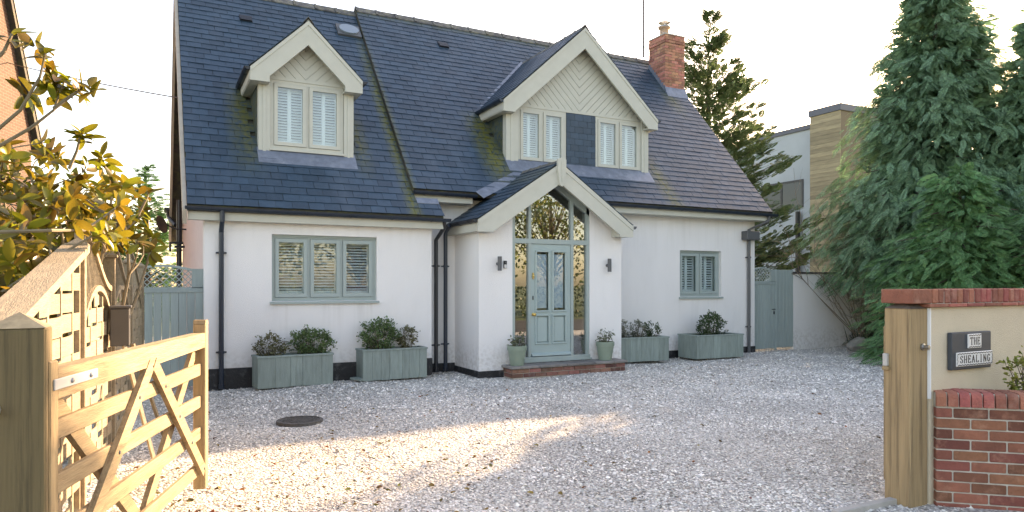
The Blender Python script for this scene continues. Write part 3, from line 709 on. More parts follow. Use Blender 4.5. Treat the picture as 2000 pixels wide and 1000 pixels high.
# door
dx0, dx1, dz0, dz1 = 6.012, 6.835, .30, 2.295; dy = YP+.035
d = MB(); cx = (dx0+dx1)/2
st = .105; ms = .045
d.box((dx0, dy, dz0), (dx0+st, dy+.045, dz1)).box((dx1-st, dy, dz0), (dx1, dy+.045, dz1)).box((dx0+st, dy, dz1-.13), (dx1-st, dy+.045, dz1)).box((dx0+st, dy, dz0), (dx1-st, dy+.045, dz0+.22)).box((dx0+st, dy, 1.02), (dx1-st, dy+.045, 1.10)).box((cx-ms, dy, dz0+.22), (cx+ms, dy+.045, 1.02)).box((cx-ms, dy, 1.10), (cx+ms, dy+.045, dz1-.13))
door = hp(d, 'front_door', door_m)
for x0, x1 in ((dx0+st, cx-ms), (cx+ms, dx1-st)):
    for z0, z1, gl in ((dz0+.22, 1.02, 0), (1.10, dz1-.13, 1)):
        m_ = MB(); g = .022
        for (a, b_, c, e) in ((x0-.025, x1+.025, z1-.012, z1+.02), (x0-.025, x1+.025, z0-.02, z0+.012), (x0-.025, x0+.012, z0+.012, z1-.012), (x1-.012, x1+.025, z0+.012, z1-.012)):
            m_.cbox((a, dy-.02, c), (b_, dy+.003, e), .006)
        hp(m_, 'moulding', door_m, door)
        if gl: hp(MB().box((x0-.003, dy+.02, z0-.003), (x1+.003, dy+.026, z1+.003)), 'pane', glass_m, door); hp(MB().box((x0+.035, dy+.0262, z0+.05), (x1-.035, dy+.03, z1-.05)), 'frosted_pane', mat('etched_glass', (.42, .50, .60), .3), door)
        else: hp(MB().cbox((x0+.02, dy+.008, z0+.02), (x1-.02, dy+.04, z1-.02), .012).box((x0-.003, dy+.025, z0-.003), (x1+.003, dy+.04, z1+.003)), 'panel', door_m, door)
hp(MB().prism([(dx0+.005, dy-.05, dz0-.0), (dx0+.005, dy-.045, dz0+.02), (dx0+.005, dy, dz0+.055), (dx0+.005, dy, dz0)], (dx1-dx0-.01, 0, 0)), 'weather_bar', door_m, door)
hp(MB().lathe([(0, 0), (.03, .0), (.03, .01), (.012, .015), (.012, .04), (.028, .05), (.03, .065), (.015, .075), (0, .076)], n=16), 'knob', brass_m, door, local=True)
kn = bpy.data.objects['knob']; kn.rotation_euler = (R(90), 0, 0); kn.location = Vector((dx0+.045, dy, 1.04)) - Vector(house.location)
hp(MB().lathe([(0, 0), (.022, 0), (.022, .02), (0, .025)], n=14).box((-.012, -.05, 0), (.012, .06, .014)), 'lock', brass_m, door, local=True)
lk = bpy.data.objects['lock']; lk.rotation_euler = (R(90), 0, 0); lk.location = Vector((dx0+.04, dy, 1.72)) - Vector(house.location)
hp(MB().box((dx0+.03, dy-.006, 1.3), (dx0+.05, dy+.001, 1.37)), 'keyhole_plate', black_m, door)
# porch gable: barge boards and keystone
for sg in (-1, 1):
    xe = DP['e0'] if sg < 0 else DP['e1']; ze = DP['ze']-.01; zr = DP['zr']-.02; xi = xe-sg*.30
    pts = [(xe, ze), (DP['xc'], zr), (DP['xc'], zr-.36), (xi, zr-.36-abs(xi-DP['xc'])*.673), (xi, ze-.20), (xe, ze-.20)]
    bb = hp(MB().prism([(x, DP['yb'], z) for x, z in pts], (0, .045, 0)), 'barge_board', sage_m)
    hp(MB().prism([(xe, DP['yb']-.012, ze), (DP['xc'], DP['yb']-.012, zr), (DP['xc'], DP['yb']-.012, zr-.085), (xe, DP['yb']-.012, ze-.085)], (0, .0125, 0)), 'trim', sage_m, bb)
    hp(MB().prism([(x, DP['yb']+.045, z) for x, z in [(xe-sg*.02, ze-.06), (DP['xc'], zr-.06), (DP['xc'], zr-.1), (xi, zr-.12-abs(xi-DP['xc'])*.673), (xi, ze-.195), (xe-sg*.02, ze-.195)]], (0, YP-DP['yb']-.05, 0)), 'soffit', sage_m, bb)
    hp(MB().box((xe-.012, DP['yb']+.05, ze-.19), (xe+.012, YR, ze-.02)).box((min(xe, XP0 if sg < 0 else XP1), YP, ze-.19), (max(xe, XP0 if sg < 0 else XP1), YR, ze-.17)), 'fascia', sage_m)
ks = MB(); k0 = DP['xc']; zk = DP['zr']+.06
ks.prism([(k0-.085, DP['yb']-.05, zk-.02), (k0, DP['yb']-.05, zk+.015), (k0+.085, DP['yb']-.05, zk-.02), (k0+.085, DP['yb']-.05, zk-.2), (k0+.045, DP['yb']-.05, zk-.47), (k0, DP['yb']-.05, zk-.5), (k0-.045, DP['yb']-.05, zk-.47), (k0-.085, DP['yb']-.05, zk-.2)], (0, .052, 0))
ks.prism([(k0-.012, DP['yb']-.062, zk-.05), (k0+.012, DP['yb']-.062, zk-.05), (k0+.01, DP['yb']-.062, zk-.42), (k0-.01, DP['yb']-.062, zk-.42)], (0, .0125, 0))
hp(ks, 'keystone', sage_m)
# step
stp = hp(MB().box((5.45, 10.53, -.05), (7.75, YP-.012, .135)), 'front_step', mortar_m)
def course(x0, x1, y, z0, h, off, parent, m, axis='x', dep=.1, ln=.215, gap=.01, sgn=-1):
    p = x0 - off
    while p < x1:
        a, b_ = max(p, x0), min(p+ln, x1)
        if b_-a > .03:
            j = random.uniform(-.004, .004)
            mb = MB()
            if axis == 'x': mb.cbox((a, y+j, z0), (b_, y+dep, z0+h), .004)
            else: mb.cbox((y+j, a, z0), (y+dep, b_, z0+h), .004)
            mb.build('brick', m, parent)
        p += ln+gap
for r in range(2):
    course(5.43, 7.77, 10.515, -.01+r*.075, .065, .11*r, stp, stepb_m); course(10.62, YP-.02, 5.435, -.01+r*.075, .065, .1*r, stp, stepb_m, 'y', .1)
    course(10.62, YP-.02, 7.665, -.01+r*.075, .065, .1*r, stp, stepb_m, 'y', .1)
for a, b_ in ((5.40, 5.95), (5.957, 6.5), (6.507, 7.1), (7.107, 7.5), (7.507, 7.80)): MB().cbox((a, 10.48, .142), (b_, YP-.013, .185), .006).build('slab', paving_m, stp)

# chimney --------------------------------------------------
cx0, cx1, cy0, cy1, cz = 12.03, 12.68, 14.53, 15.2, 8.17
ch = hp(MB().box((cx0+.012, cy0+.012, 6.0), (cx1-.012, cy1-.012, cz-.005)), 'chimney', mortar_m)
b = MB(); r = 0; z = 6.3
while z < cz-.03:
    o = .0 if r % 2 else .115; e = .018 if z > cz-.25 and z < cz-.1 else 0
    for face in range(4):
        L_ = (cx1-cx0) if face < 2 else (cy1-cy0); p = -o
        while p < L_:
            a, c = max(p, 0), min(p+.215, L_)
            if c-a > .03:
                j = random.uniform(0, .006)+e
                if face == 0: b.box((cx0+a, cy0-j, z), (cx0+c, cy0+.05, z+.064))
                elif face == 1: b.box((cx0+a, cy1-.05, z), (cx0+c, cy1+j, z+.064))
                elif face == 2: b.box((cx0-j, cy0+a, z), (cx0+.05, cy0+c, z+.064))
                else: b.box((cx1-.05, cy0+a, z), (cx1+j, cy0+c, z+.064))
            p += .225
    z += .075; r += 1
hp(b, 'brickwork', chim_m, ch, kind='stuff')
hp(MB().prism([(cx0-.02, cy0-.02, cz-.01), (cx1+.02, cy0-.02, cz-.01), (cx1+.02, cy1+.02, cz-.01), (cx0-.02, cy1+.02, cz-.01)], (0, 0, .03)), 'capping', mortar_m, ch)
pc = ((cx0+cx1)/2-.08, (cy0+cy1)/2, cz)
hp(MB().lathe([(.15, 0), (.12, .1), (.115, .26), (.16, .27), (.165, .30), (.1, .31)], pc, 20), 'chimney_pot', mat('pot_clay', (.42, .29, .2), .8, var=.15), ch, smooth=True)
cw_ = MB().lathe([(.17, .305), (.17, .32), (.02, .33)], pc, 20).lathe([(0, .47), (.16, .43), (.165, .425), (0, .415)], pc, 20)
for t in range(3): cw_.tube([(pc[0]+.09*math.cos(t*2.1), pc[1]+.09*math.sin(t*2.1), cz+.31), (pc[0]+.09*math.cos(t*2.1), pc[1]+.09*math.sin(t*2.1), cz+.44)], .008, 5)
hp(cw_, 'cowl', steel_m, ch)
b = MB(); b.prism([(cx0-.02, cy0-.14, PM(cy0-.14)+.03), (cx0-.02, cy0-.008, PM(cy0-.008)+.16), (cx0-.02, cy0-.02, PM(cy0)+.01)], (cx1-cx0+.04, 0, 0)); hp(b, 'flashing', lead_m, ch)
b = MB()
for k in range(9):
    y = cy0+k*.075; b.box((cx0-.014, y, PM(y)), (cx0-.002, y+.075, PM(y)+.2))
hp(b, 'flashing', lead_m, ch)
# roof vents and light tube
for x, y, P in ((1.69, 14.74, PL), (5.9, 14.77, PM)):
    mb = MB(); 
    for k in range(4): mb.box((-.11, k*.045, .01), (.11, k*.045+.03, .045-.006*k))
    mb.box((-.12, -.01, 0), (.12, .2, .02))
    o = hp(mb, 'roof_vent', black_m, local=True); o.location = Vector((x, y, P(y)+.02))-Vector(house.location); o.rotation_euler = (math.atan(1.15), 0, 0)
mb = MB().box((-.25, 0, 0), (.25, .40, .05)); sk = hp(mb, 'light_tube', grey_m, local=True); sk.location = Vector((3.76, 14.77, PL(14.77)+.02))-Vector(house.location); sk.rotation_euler = (math.atan(1.15), 0, 0)
rr = [(.21*math.cos(t*.2618), .20+.165*math.sin(t*.2618), .052) for t in range(24)]
MB().prism(rr, (0, 0, .035)).build('dome', mat('frosted_dome', (.20, .25, .30), .12), sk, local=True)

# ------------------------------------------------------------------ things on the house
def wall_light(x, lab):
    t = empty('wall_light', (x, YP, 1.93), lab, 'wall light', 'black porch wall lights')
    MB().tube([(0, -.085, -.12), (0, -.085, .125)], .036, 14).build('lamp_tube', grey_m, t, local=True)
    MB().tube([(0, 0, 0), (0, -.06, 0)], .03, 12).build('bracket', grey_m, t, local=True)
wall_light(5.335, 'dark tubular wall light beside the video doorbell'); wall_light(7.62, 'dark tubular wall light on the plain porch pier away from the doorbell')
t = empty('video_doorbell', (5.475, YP, 1.915), 'small black and silver video doorbell beside a wall light', 'doorbell')
MB().cbox((-.03, -.028, -.06), (.03, 0, .07), .006).build('body', black_m, t, local=True); MB().box((-.024, -.0295, -.055), (.024, -.0285, .005)).build('face_plate', mat('silver', (.6, .6, .6), .3), t, local=True)
MB().tube([(0, -.02, .04), (0, -.032, .04)], .012, 12).build('lens', grey_m, t, local=True)
t = empty('tv_aerial', (11.84, 15.2, 7.6), 'thin dark television aerial pole strapped to the chimney', 'aerial')
mb = MB().tube([(0, 0, .1), (0, 0, 2.6)], .024, 8); mb.build('pole', black_m, t, local=True)
MB().tube([(-.08, 0, 1.85), (-.05, 0, 1.35)], .008, 5).tube([(-.1, 0, 1.75), (0, 0, 1.75)], .008, 5).build('dipole', black_m, t, local=True)
MB().tube([(0, 0, .62), (.05, -.05, .62)], .014, 6).tube([(0, 0, .45), (.08, 0, .3)], .01, 6).tube([(0.0, -.58, .62), (.66, -.58, .64)], .008, 5).build('bracket', steel_m, t, local=True)
t = empty('satellite_dish', (.5, 17.2, 2.9), 'dark round satellite dish on the gable by the downpipe', 'satellite dish')
mb = MB().lathe([(0, .06), (.1, .05), (.2, .02), (.29, -.03), (.285, -.036), (.19, .012), (0, .05)], n=20); o = mb.build('dish', black_m, t, local=True, smooth=True); o.rotation_euler = (R(-70), 0, R(-62)); o.location = (-.25, 0, .0); o.scale = (.7, .7, .7)
MB().tube([(.22, 0, -.1), (0, 0, -.1), (-.2, 0, 0)], .018, 6).build('arm', black_m, t, local=True)
def cam_pt(x, y, d):
    xc = (x-1000)/1370*d; return Vector((xc*c_+d*s_, -xc*s_+d*c_, 1.57-(y-556)/1370*d))
cab = [cam_pt(-220, 45, 24).lerp(Vector((.45, 13.1, 4.72)), k/20) + Vector((0, 0, -.22*4*(k/20)*(1-k/20))) for k in range(21)]
o = MB().tube(cab, .011, 5).build('overhead_cable', black_m, label='thin black overhead cable sagging to the house gable', category='cable')

# ------------------------------------------------------------------ side gates and garden wall
def board_gate(name, loc, wd, h, nb, lab, lat, hside, sidepanel=0):
    t = empty(name, loc, lab, 'gate')
    w0 = wd-sidepanel; bw = w0/nb
    lz = h-.34
    for i in range(nb):
        MB().cbox((i*bw+.002, 0, .04), ((i+1)*bw-.002, .025, lz), .004).build('board', gatep_m, t, local=True)
    if sidepanel:
        k = max(2, round(sidepanel/.12)); s = sidepanel/k
        for i in range(k): MB().cbox((w0+.03+i*s, .004, .05), (w0+.03+(i+1)*s-.004, .03, h-.03), .004).build('board', gatep_m, t, local=True)
        MB().cbox((w0, -.012, .0), (w0+.028, .04, h-.02), .004).build('post', gatep_m, t, local=True)
    l0, l1 = lat
    f = MB(); f.cbox((0, -.012, lz-.05), (w0, .0, lz+.02), .003); f.box((0, 0, lz), (l0, .03, h-.03)).box((l1, 0, lz), (w0, .03, h-.03)).box((0, 0, lz), (w0, .03, lz+.03))
    n = 12; pts = []
    for i in range(n+1):
        x = l0 + (l1-l0)*i/n; pts.append((x, h-.03+.06*math.sin(math.pi*i/n)))
    for (xa, za), (xb, zb_) in zip(pts[:-1], pts[1:]): f.prism([(xa, -.006, za-.035), (xb, -.006, zb_-.035), (xb, -.006, zb_), (xa, -.006, za)], (0, .04, 0))
    f.build('frame', gatep_m, t, local=True)
    hh = lambda x: h-.05+.06*math.sin(math.pi*min(max((x-l0)/(l1-l0), 0), 1))
    for sgn, yy in ((1, .006), (-1, .016)):
        x = l0-.4
        while x < l1+.4:
            q = [(x, lz+.02), (x+.018, lz+.02), (x+.018+sgn*.34, lz+.36), (x+sgn*.34, lz+.36)]
            c = clip_poly(q, [(l0, lz+.02), (l1, lz+.02), (l1, hh(l1)), ((l0+l1)/2, hh((l0+l1)/2)), (l0, hh(l0))])
            if len(c) >= 3 and area(c) > .0006: MB().prism([(p[0], yy, p[1]) for p in c], (0, .009, 0)).build('lattice_strip', gatep_m, t, local=True)
            x += .085
    hx = .06 if hside < 0 else w0-.06
    hd = MB().tube([(hx, -.012, .98), (hx, -.045, .98), (hx-hside*.11, -.045, .98)], .009, 6); hd.lathe([(0, 0), (.025, 0), (.025, .01), (0, .012)], (hx, -.02, .98), 10); hd.cbox((hx-.02, -.014, .86), (hx+.02, 0, .93), .003)
    hd.build('handle', steel_m if hside < 0 else black_m, t, local=True)
    return t
board_gate('side_gate', (-.30, 11.62, 0), 1.02, 1.84, 9, 'tall blue-green boarded side gate with lattice top beside the timber fence', (.10, .86), -1)
board_gate('side_gate', (12.56, 12.1, 0), 1.41, 1.96, 8, 'blue-green boarded side gate with narrow fixed panel beside the white garden wall', (.07, .66), 1, .58)
t = empty('garden_wall', (14.0, 12.1, 0), 'white rendered garden wall with dark coping beside the side gate', 'wall')
MB().box((0, 0, -.1), (5.0, .22, 1.84)).build('render', render_m, t, local=True)
for i in range(9): MB().cbox((-.03+i*.56, -.035, 1.842), (-.03+i*.56+.552, .255, 1.885), .006).build('coping_slab', mat('dark_coping', (.06, .05, .05), .8, var=.3), t, local=True)

# ------------------------------------------------------------------ planters, pots and their plants
def leaf_base(L_, W_, fold=.15):
    V = np.array([(0, 0, 0), (.35*L_, W_*.5, fold*W_), (.35*L_, -W_*.5, fold*W_), (.75*L_, W_*.36, fold*W_), (.75*L_, -W_*.36, fold*W_), (L_, 0, -.05*L_), (.4*L_, 0, 0), (.78*L_, 0, -.01)], float)
    return V, [(0, 6, 1), (0, 2, 6), (1, 6, 7), (1, 7, 3), (2, 7, 6), (2, 4, 7), (3, 7, 5), (4, 5, 7)]
def leafm(name, c, v=.4, tr=.25, hue=.03, rough=.5): return mat(name, c, rough, isl_var=v, hue=hue, transl=tr, obj_var=v)
def shrub(loc, rx, ry, h, n, m, lab, lsize=.045, seed=0, stems=9, name='shrub', group=None, cat='shrub', shape=1.0):
    t = empty(name, loc, lab, cat, group)
    g = np.random.default_rng(seed); V, F = leaf_base(lsize, lsize*.5)
    # leaves gathered round twig tips
    nt_ = max(20, n//9); tip = g.normal(0, 1, (nt_, 3)); tip /= np.linalg.norm(tip, axis=1, keepdims=True)
    rad = g.uniform(.35, 1.0, nt_)**.5 * g.uniform(.85, 1.12, nt_); tip *= rad[:, None]
    T0 = np.stack([tip[:, 0]*rx, tip[:, 1]*ry, h*.52 + tip[:, 2]*h*.48], 1); T0[:, 2] = np.maximum(T0[:, 2], .02)
    if shape != 1.0: T0[:, :2] *= (shape + (1-shape)*T0[:, 2:3]/h)
    i = g.integers(0, nt_, n); Tt = T0[i] + g.normal(0, lsize*.55, (n, 3))
    Dv = tip[i]*.8 + g.normal(0, .6, (n, 3)) + np.array([0, 0, .35]); Tt[:, 2] = np.maximum(Tt[:, 2], .0)
    A, B_ = scatter(V, F, frames(Dv, g.uniform(-1, 1, n)), Tt, g.uniform(.65, 1.25, n)); np_mesh('foliage', A, B_, m, t)
    sm = MB()
    for k in range(min(nt_, stems*3)):
        e = T0[k]; b0 = np.array([e[0]*.15, e[1]*.15, -.05]); mid = b0*.5+e*.5+g.normal(0, .02, 3); sm.tube([b0, mid, e], [.006, .004, .002], 4, False)
    sm.build('stems', mat('twig', (.10, .075, .05), .9), t, local=True)
    return t
def planter(x, y, wd, dp, h, rz, lab, nb, missing=False):
    t = empty('planter_box', (x, y, 0), lab, 'planter', rz=rz)
    e = [0]+sorted(random.uniform(-.25, .25)/nb + (i+1)/nb for i in range(nb-1))+[1]
    for a, c in zip(e[:-1], e[1:]):
        MB().cbox((a*wd+.001, 0, .015+random.uniform(0, .008)), (c*wd-.001, .022, h-.03), .003).build('board', planter_m, t, local=True); MB().cbox((a*wd+.001, dp-.022, .015), (c*wd-.001, dp, h-.03), .003).build('board', planter_m, t, local=True)
    for xs2 in (0, wd-.022):
        for k in range(3): MB().cbox((xs2, .024+k*(dp-.048)/3, .015), (xs2+.022, .024+(k+1)*(dp-.048)/3-.002, h-.03), .003).build('board', planter_m, t, local=True)
    rm = MB(); o = .012
    rm.cbox((-o, -o, h-.03), (wd+o, .05, h), .004).cbox((-o, dp-.05, h-.03), (wd+o, dp+o, h), .004).cbox((-o, .05, h-.03), (.05, dp-.05, h), .004).cbox((wd-.05, .05, h-.03), (wd+o, dp-.05, h), .004); rm.build('rim', planter_m, t, local=True)
    MB().box((.03, .03, h-.12), (wd-.03, dp-.03, h-.07)).build('soil', soil_m, t, local=True)
    return t
planter(1.42, 10.98, 1.14, .38, .50, R(5), 'low blue-green planter box with two shrubs, beside the dark downpipe under the triple window', 5)
pb = planter(3.03, 11.07, 1.10, .38, .525, R(2), 'weathered planter box with loose end board, near the double downpipes', 7)
MB().bar((-.10, .2, .06), (.0, -.0, .05), .14, .03).build('loose_board', planter_m, pb, local=True)
planter(8.27, 11.40, 1.20, .38, .51, R(-4), 'blue-green planter box with three small plants beside the porch pier', 9)
planter(10.10, 11.18, 1.26, .62, .515, R(-2), 'deep planter box with one round bush near the rainwater hopper pipe', 8)
lv_g = leafm('leaf_grey_green', (.12, .19, .07)); lv_d = leafm('leaf_dark', (.065, .11, .04)); lv_b = leafm('leaf_bronze', (.16, .155, .07)); lv_v = leafm('leaf_variegated', (.15, .17, .10)); lv_s = leafm('leaf_silver', (0.225, 0.24, 0.18))
shrub((1.64, 11.2, .42), .24, .17, .40, 620, lv_b, 'small bronze-tinged shrub in the planter beside the downpipe', seed=1)
shrub((2.27, 11.25, .42), .32, .20, .46, 1500, lv_g, 'bushy grey-green shrub sharing a planter with a bronze one', seed=2)
shrub((3.36, 11.28, .44), .32, .21, .56, 1700, lv_g, 'tall rounded shrub in the planter with the loose board', seed=3)
shrub((3.83, 11.28, .44), .15, .12, .42, 420, lv_b, 'small upright shrub with tan leaves in the weathered planter', seed=4)
shrub((8.50, 11.57, .42), .15, .13, .50, 420, lv_s, 'wispy silver-green plant next to the porch pier in planter', lsize=.035, seed=5)
shrub((8.85, 11.55, .42), .17, .13, .42, 520, lv_s, 'pale feathery plant in the middle of the three-plant planter', lsize=.035, seed=6)
shrub((9.24, 11.55, .42), .20, .14, .40, 380, lv_d, 'dark open-leaved shrub at the free end of the three-plant planter', seed=7)
shrub((10.74, 11.45, .43), .35, .25, .52, 1700, lv_d, 'dense rounded dark bush alone in the deep planter', lsize=.04, seed=8)
def pot(x, y, lab, sd, plab):
    t = empty('flower_pot', (x, y, .185), lab, 'pot', 'green flower pots on the step')
    MB().lathe([(0, 0), (.115, 0), (.12, .01), (.158, .26), (.168, .262), (.172, .335), (.160, .34), (.152, .30), (0, .295)], n=28).build('pot', pot_m, t, local=True, smooth=False)
    em = MB().lathe([(.02, 0), (.032, .0), (.034, .004), (.02, .005)], n=14).build('emblem', pot_m, t, local=True); em.rotation_euler = (R(82), 0, R(10)); em.location = (.05, -.138, .17)
    MB().lathe([(0, .302), (.15, .302)], n=20).build('soil', soil_m, t, local=True)
    shrub((x, y, .47), .20, .17, .26, 130, lv_v, plab, lsize=.05, seed=sd, stems=6, shape=.45)
pot(5.60, 10.66, 'round green pot at the wall light and doorbell side of the step', 11, 'sprawling variegated plant in the pot on the doorbell side'); pot(7.44, 10.68, 'round green pot before the plain porch pier', 12, 'upright variegated plant in the pot before the plain pier')

# ------------------------------------------------------------------ drain cover and ground bits
t = empty('drain_cover', (1.54, 8.34, 0), 'round dark drain cover set in the gravel', 'drain cover')
MB().lathe([(.26, -.03), (.26, .008), (.225, .010), (.225, .002), (0, .004)], n=32).build('lid', mat('cast_iron', (.085, .08, .075), .7, var=.4, nscale=30, bump=.6, bscale=50), t, local=True)
mb = MB()
for k in range(-4, 5): mb.box((-.2*math.cos(k*.3), k*.045-.006, .001), (.2*math.cos(k*.3), k*.045+.006, .007))
mb.build('tread', mat('cast_iron', (.05, .05, .05), .7), t, local=True)
MB().cbox((4.15, 3.21, -.02), (4.83, 3.27, .03), .004).build('ground_bar', mat('grey_timber', (.42, .40, .37), .8, var=.15, bump=.2), label='pale timber bar lying on gravel at the gate post', category='bar')
g = np.random.default_rng(5); V, F = leaf_base(.05, .028); n = 320
lx = np.concatenate([g.normal(1.6, 1.3, 220), g.uniform(0, 9, 100)]); ly = np.concatenate([g.normal(5.6, .9, 220), g.uniform(4.5, 10.4, 100)])
A, B_ = scatter(V, F, frames(np.stack([g.normal(0, 1, n), g.normal(0, 1, n), g.normal(0, .12, n)], 1), g.normal(0, .5, n)), np.stack([lx, ly, gz(lx, ly)+.022], 1), g.uniform(.5, 1.2, n))
np_mesh('fallen_leaves', A, B_, mat('dead_leaf', (.22, .13, .035), .7, isl_var=.6, hue=.06), kind='stuff', label='scattered brown and yellow fallen leaves on the gravel')
def rock(loc, s, sd, lab):
    import bmesh
    bm = bmesh.new(); bmesh.ops.create_icosphere(bm, subdivisions=3, radius=1); g = np.random.default_rng(sd); ph = g.uniform(0, 6, 9)
    for v in bm.verts:
        c = v.co; f = 1+.22*math.sin(2.3*c.x+ph[0])*math.sin(2.1*c.y+ph[1])+.14*math.sin(4.5*c.z+ph[2]+2*c.x)+.08*math.sin(7*c.y+ph[3]+3*c.x)
        v.co = Vector((c.x*s[0], c.y*s[1], c.z*s[2]))*f
    me = bpy.data.meshes.new('rock'); bm.to_mesh(me); bm.free(); o = finish('rock', me, rock_m, label=lab, category='rock', group='rocks under the conifer'); o.location = loc; o.rotation_euler = (.1, .2, sd)
rock((15.0, 11.0, .1), (.30, .2, .2), 3, 'pale angular rock below the strap-leaved plant'); rock((14.95, 10.45, .06), (.24, .18, .17), 5, 'greyer low rock between the pale rock and the gate post'); rock((16.0, 10.2, .08), (.3, .2, .18), 8, 'darker rock deep under the conifer')

# ------------------------------------------------------------------ timber gates and posts
def gate_post(x, y, m, lab, boltx):
    t = empty('gate_post', (x, y, 0), lab, 'gate post', 'square timber gate posts')
    MB().cbox((-.1, -.1, -.1), (.1, .1, 1.40), .008).build('shaft', m, t, local=True)
    MB().poly([(-.1, -.1, 1.4), (.1, -.1, 1.4), (.1, .1, 1.4), (-.1, .1, 1.4), (0, 0, 1.462)], [(0, 1, 4), (1, 2, 4), (2, 3, 4), (3, 0, 4), (3, 2, 1, 0)]).build('cap', mat('grey_end_grain', (.33, .26, .16), .85, var=.25, nscale=20) if m is postl_m else mat('dark_end_grain', (.14, .115, .10), .85, var=.25, nscale=20), t, local=True)
    bz = 1.09 if boltx < 0 else 1.125
    hb = MB().lathe([(0, -.03), (.016, -.03), (.016, 0), (.026, 0), (.026, .012), (.016, .014), (.016, .05), (0, .052)], n=12).build('hinge_bolt', steel_m, t, local=True)
    hb.rotation_euler = (R(90), 0, 0); hb.location = (boltx, -.1, bz)
    return t
gate_post(-.463, 3.393, postl_m, 'mossy square gate post carrying the opened five-bar gate', -.07)
gpr = gate_post(4.87, 3.21, postr_m, 'honey-brown weathered gate post beside the brick wall', .035)
def five_bar(loc, rz, ln, lab):
    t = empty('field_gate', loc, lab, 'gate', 'pair of timber five-bar gates', rz)
    W = gatew_m
    tops = (1.225, 1.005, .775, .55, .30)
    for i, z in enumerate(tops):
        mb = MB()
        if i == 0:
            mb.prism([(.0, -.04, z-.125), (ln, -.04, z-.105), (ln, -.04, z-.02), (ln-.05, -.04, z), (0, -.04, z)], (0, .08, 0))
        else: mb.cbox((.0, -.014, z-.085), (ln, .014, z), .004)
        mb.build('rail', W, t, local=True)
    MB().cbox((ln-.035, -.042, .10), (ln+.045, .042, 1.285), .006).prism([(ln-.035, -.042, 1.285), (ln+.045, -.042, 1.285), (ln+.035, -.042, 1.315), (ln-.025, -.042, 1.315)], (0, .084, 0)).build('closing_stile', gatewv_m, t, local=True)
    MB().cbox((-.07, -.042, .10), (.0, .042, 1.26), .006).build('hanging_stile', gatewv_m, t, local=True)
    mid = ln*.50
    for (xa, za, xb, zb_, yo) in ((mid-.02, 1.12, .04, .25, -.030), (mid+.03, 1.12, ln-.06, .24, -.030), (.05, 1.12, mid-.02, .24, .030), (ln-.06, 1.11, mid+.05, .24, .030)):
        mb = MB(); mb.bar((xa, yo, za), (xb, yo, zb_), .030, .085, (0, -1, 0) if False else (1, 0, 0)); 
        mb = MB(); d = Vector((xb-xa, 0, zb_-za)).normalized(); nrm = Vector((-d.z, 0, d.x))*.041
        a = Vector((xa, yo-.0145, za)); c = Vector((xb, yo-.0145, zb_)); mb.prism([a-nrm, c-nrm, c+nrm, a+nrm], (0, .029, 0)); mb.build('brace', W, t, local=True)
    for z in tops[1:]:
        f = (1.12-(z-.042))/.87
        for x in (mid-.02-(mid-.06)*f, mid+.03+(ln-.09-mid)*f):
            o = MB().lathe([(0, .005), (.009, .004), (.011, 0)], n=8).build('bolt_head', grey_m, t, local=True); o.rotation_euler = (R(90), 0, 0); o.location = (x, -.0448, z-.042)
    MB().cbox((-.05, -.05, 1.14), (.36, -.041, 1.185), .003).build('hinge_strap', mat('galv', (.45, .44, .42), .5), t, local=True)
    for x in (.1, .28): 
        o = MB().lathe([(0, .008), (.010, .006), (.012, 0)], n=8).build('bolt_head', steel_m, t, local=True); o.rotation_euler = (R(90), 0, 0); o.location = (x, -.0505, 1.163)
    return t
gl = math.hypot(.688, 2.07)+.09
five_bar((-.373, 3.435, 0), math.atan2(2.07, .688), gl-.06, 'sunlit timber five-bar gate standing open against the woven fence')
five_bar((5.0, 3.42, 0), math.atan2(.62, .95), gl-.06, 'timber five-bar gate folded back behind the brick entrance wall')
MB().cbox((-.128, .06, .98), (-.101, .095, 1.07), .004).build('catch', mat('galv', (.45, .44, .42), .5), gpr, local=True); MB().cbox((-.13, .05, .95), (-.101, .099, .978), .004).build('catch_base', gatewv_m, gpr, local=True)

# ------------------------------------------------------------------ woven fence
FX = lambda y: -.44 + (y-5.61)*.0555
fence = empty('fence', (-.5, 3.6, 0), 'woven timber fence with arched trellis panels leading to the side gate', 'fence')
fz = math.atan(.0555)
def fpart(mb, name, parent=fence): return mb.build(name, fence_m, parent)
posts_y = (5.61, 7.50, 9.40, 11.30)
for y in posts_y:
    x = FX(y); p = fpart(MB().cbox((x-.05, y-.05, -.1), (x+.05, y+.05, 1.82), .005), 'post')
    fpart(MB().cbox((x-.07, y-.07, 1.82), (x+.07, y+.07, 1.85), .005).poly([(x-.055, y-.055, 1.85), (x+.055, y-.055, 1.85), (x+.055, y+.055, 1.85), (x-.055, y+.055, 1.85), (x, y, 1.89)], [(0, 1, 4), (1, 2, 4), (2, 3, 4), (3, 0, 4)]), 'post_cap', p)
spans = [(3.50, 5.56), (5.66, 7.45), (7.55, 9.35), (9.45, 11.25)]
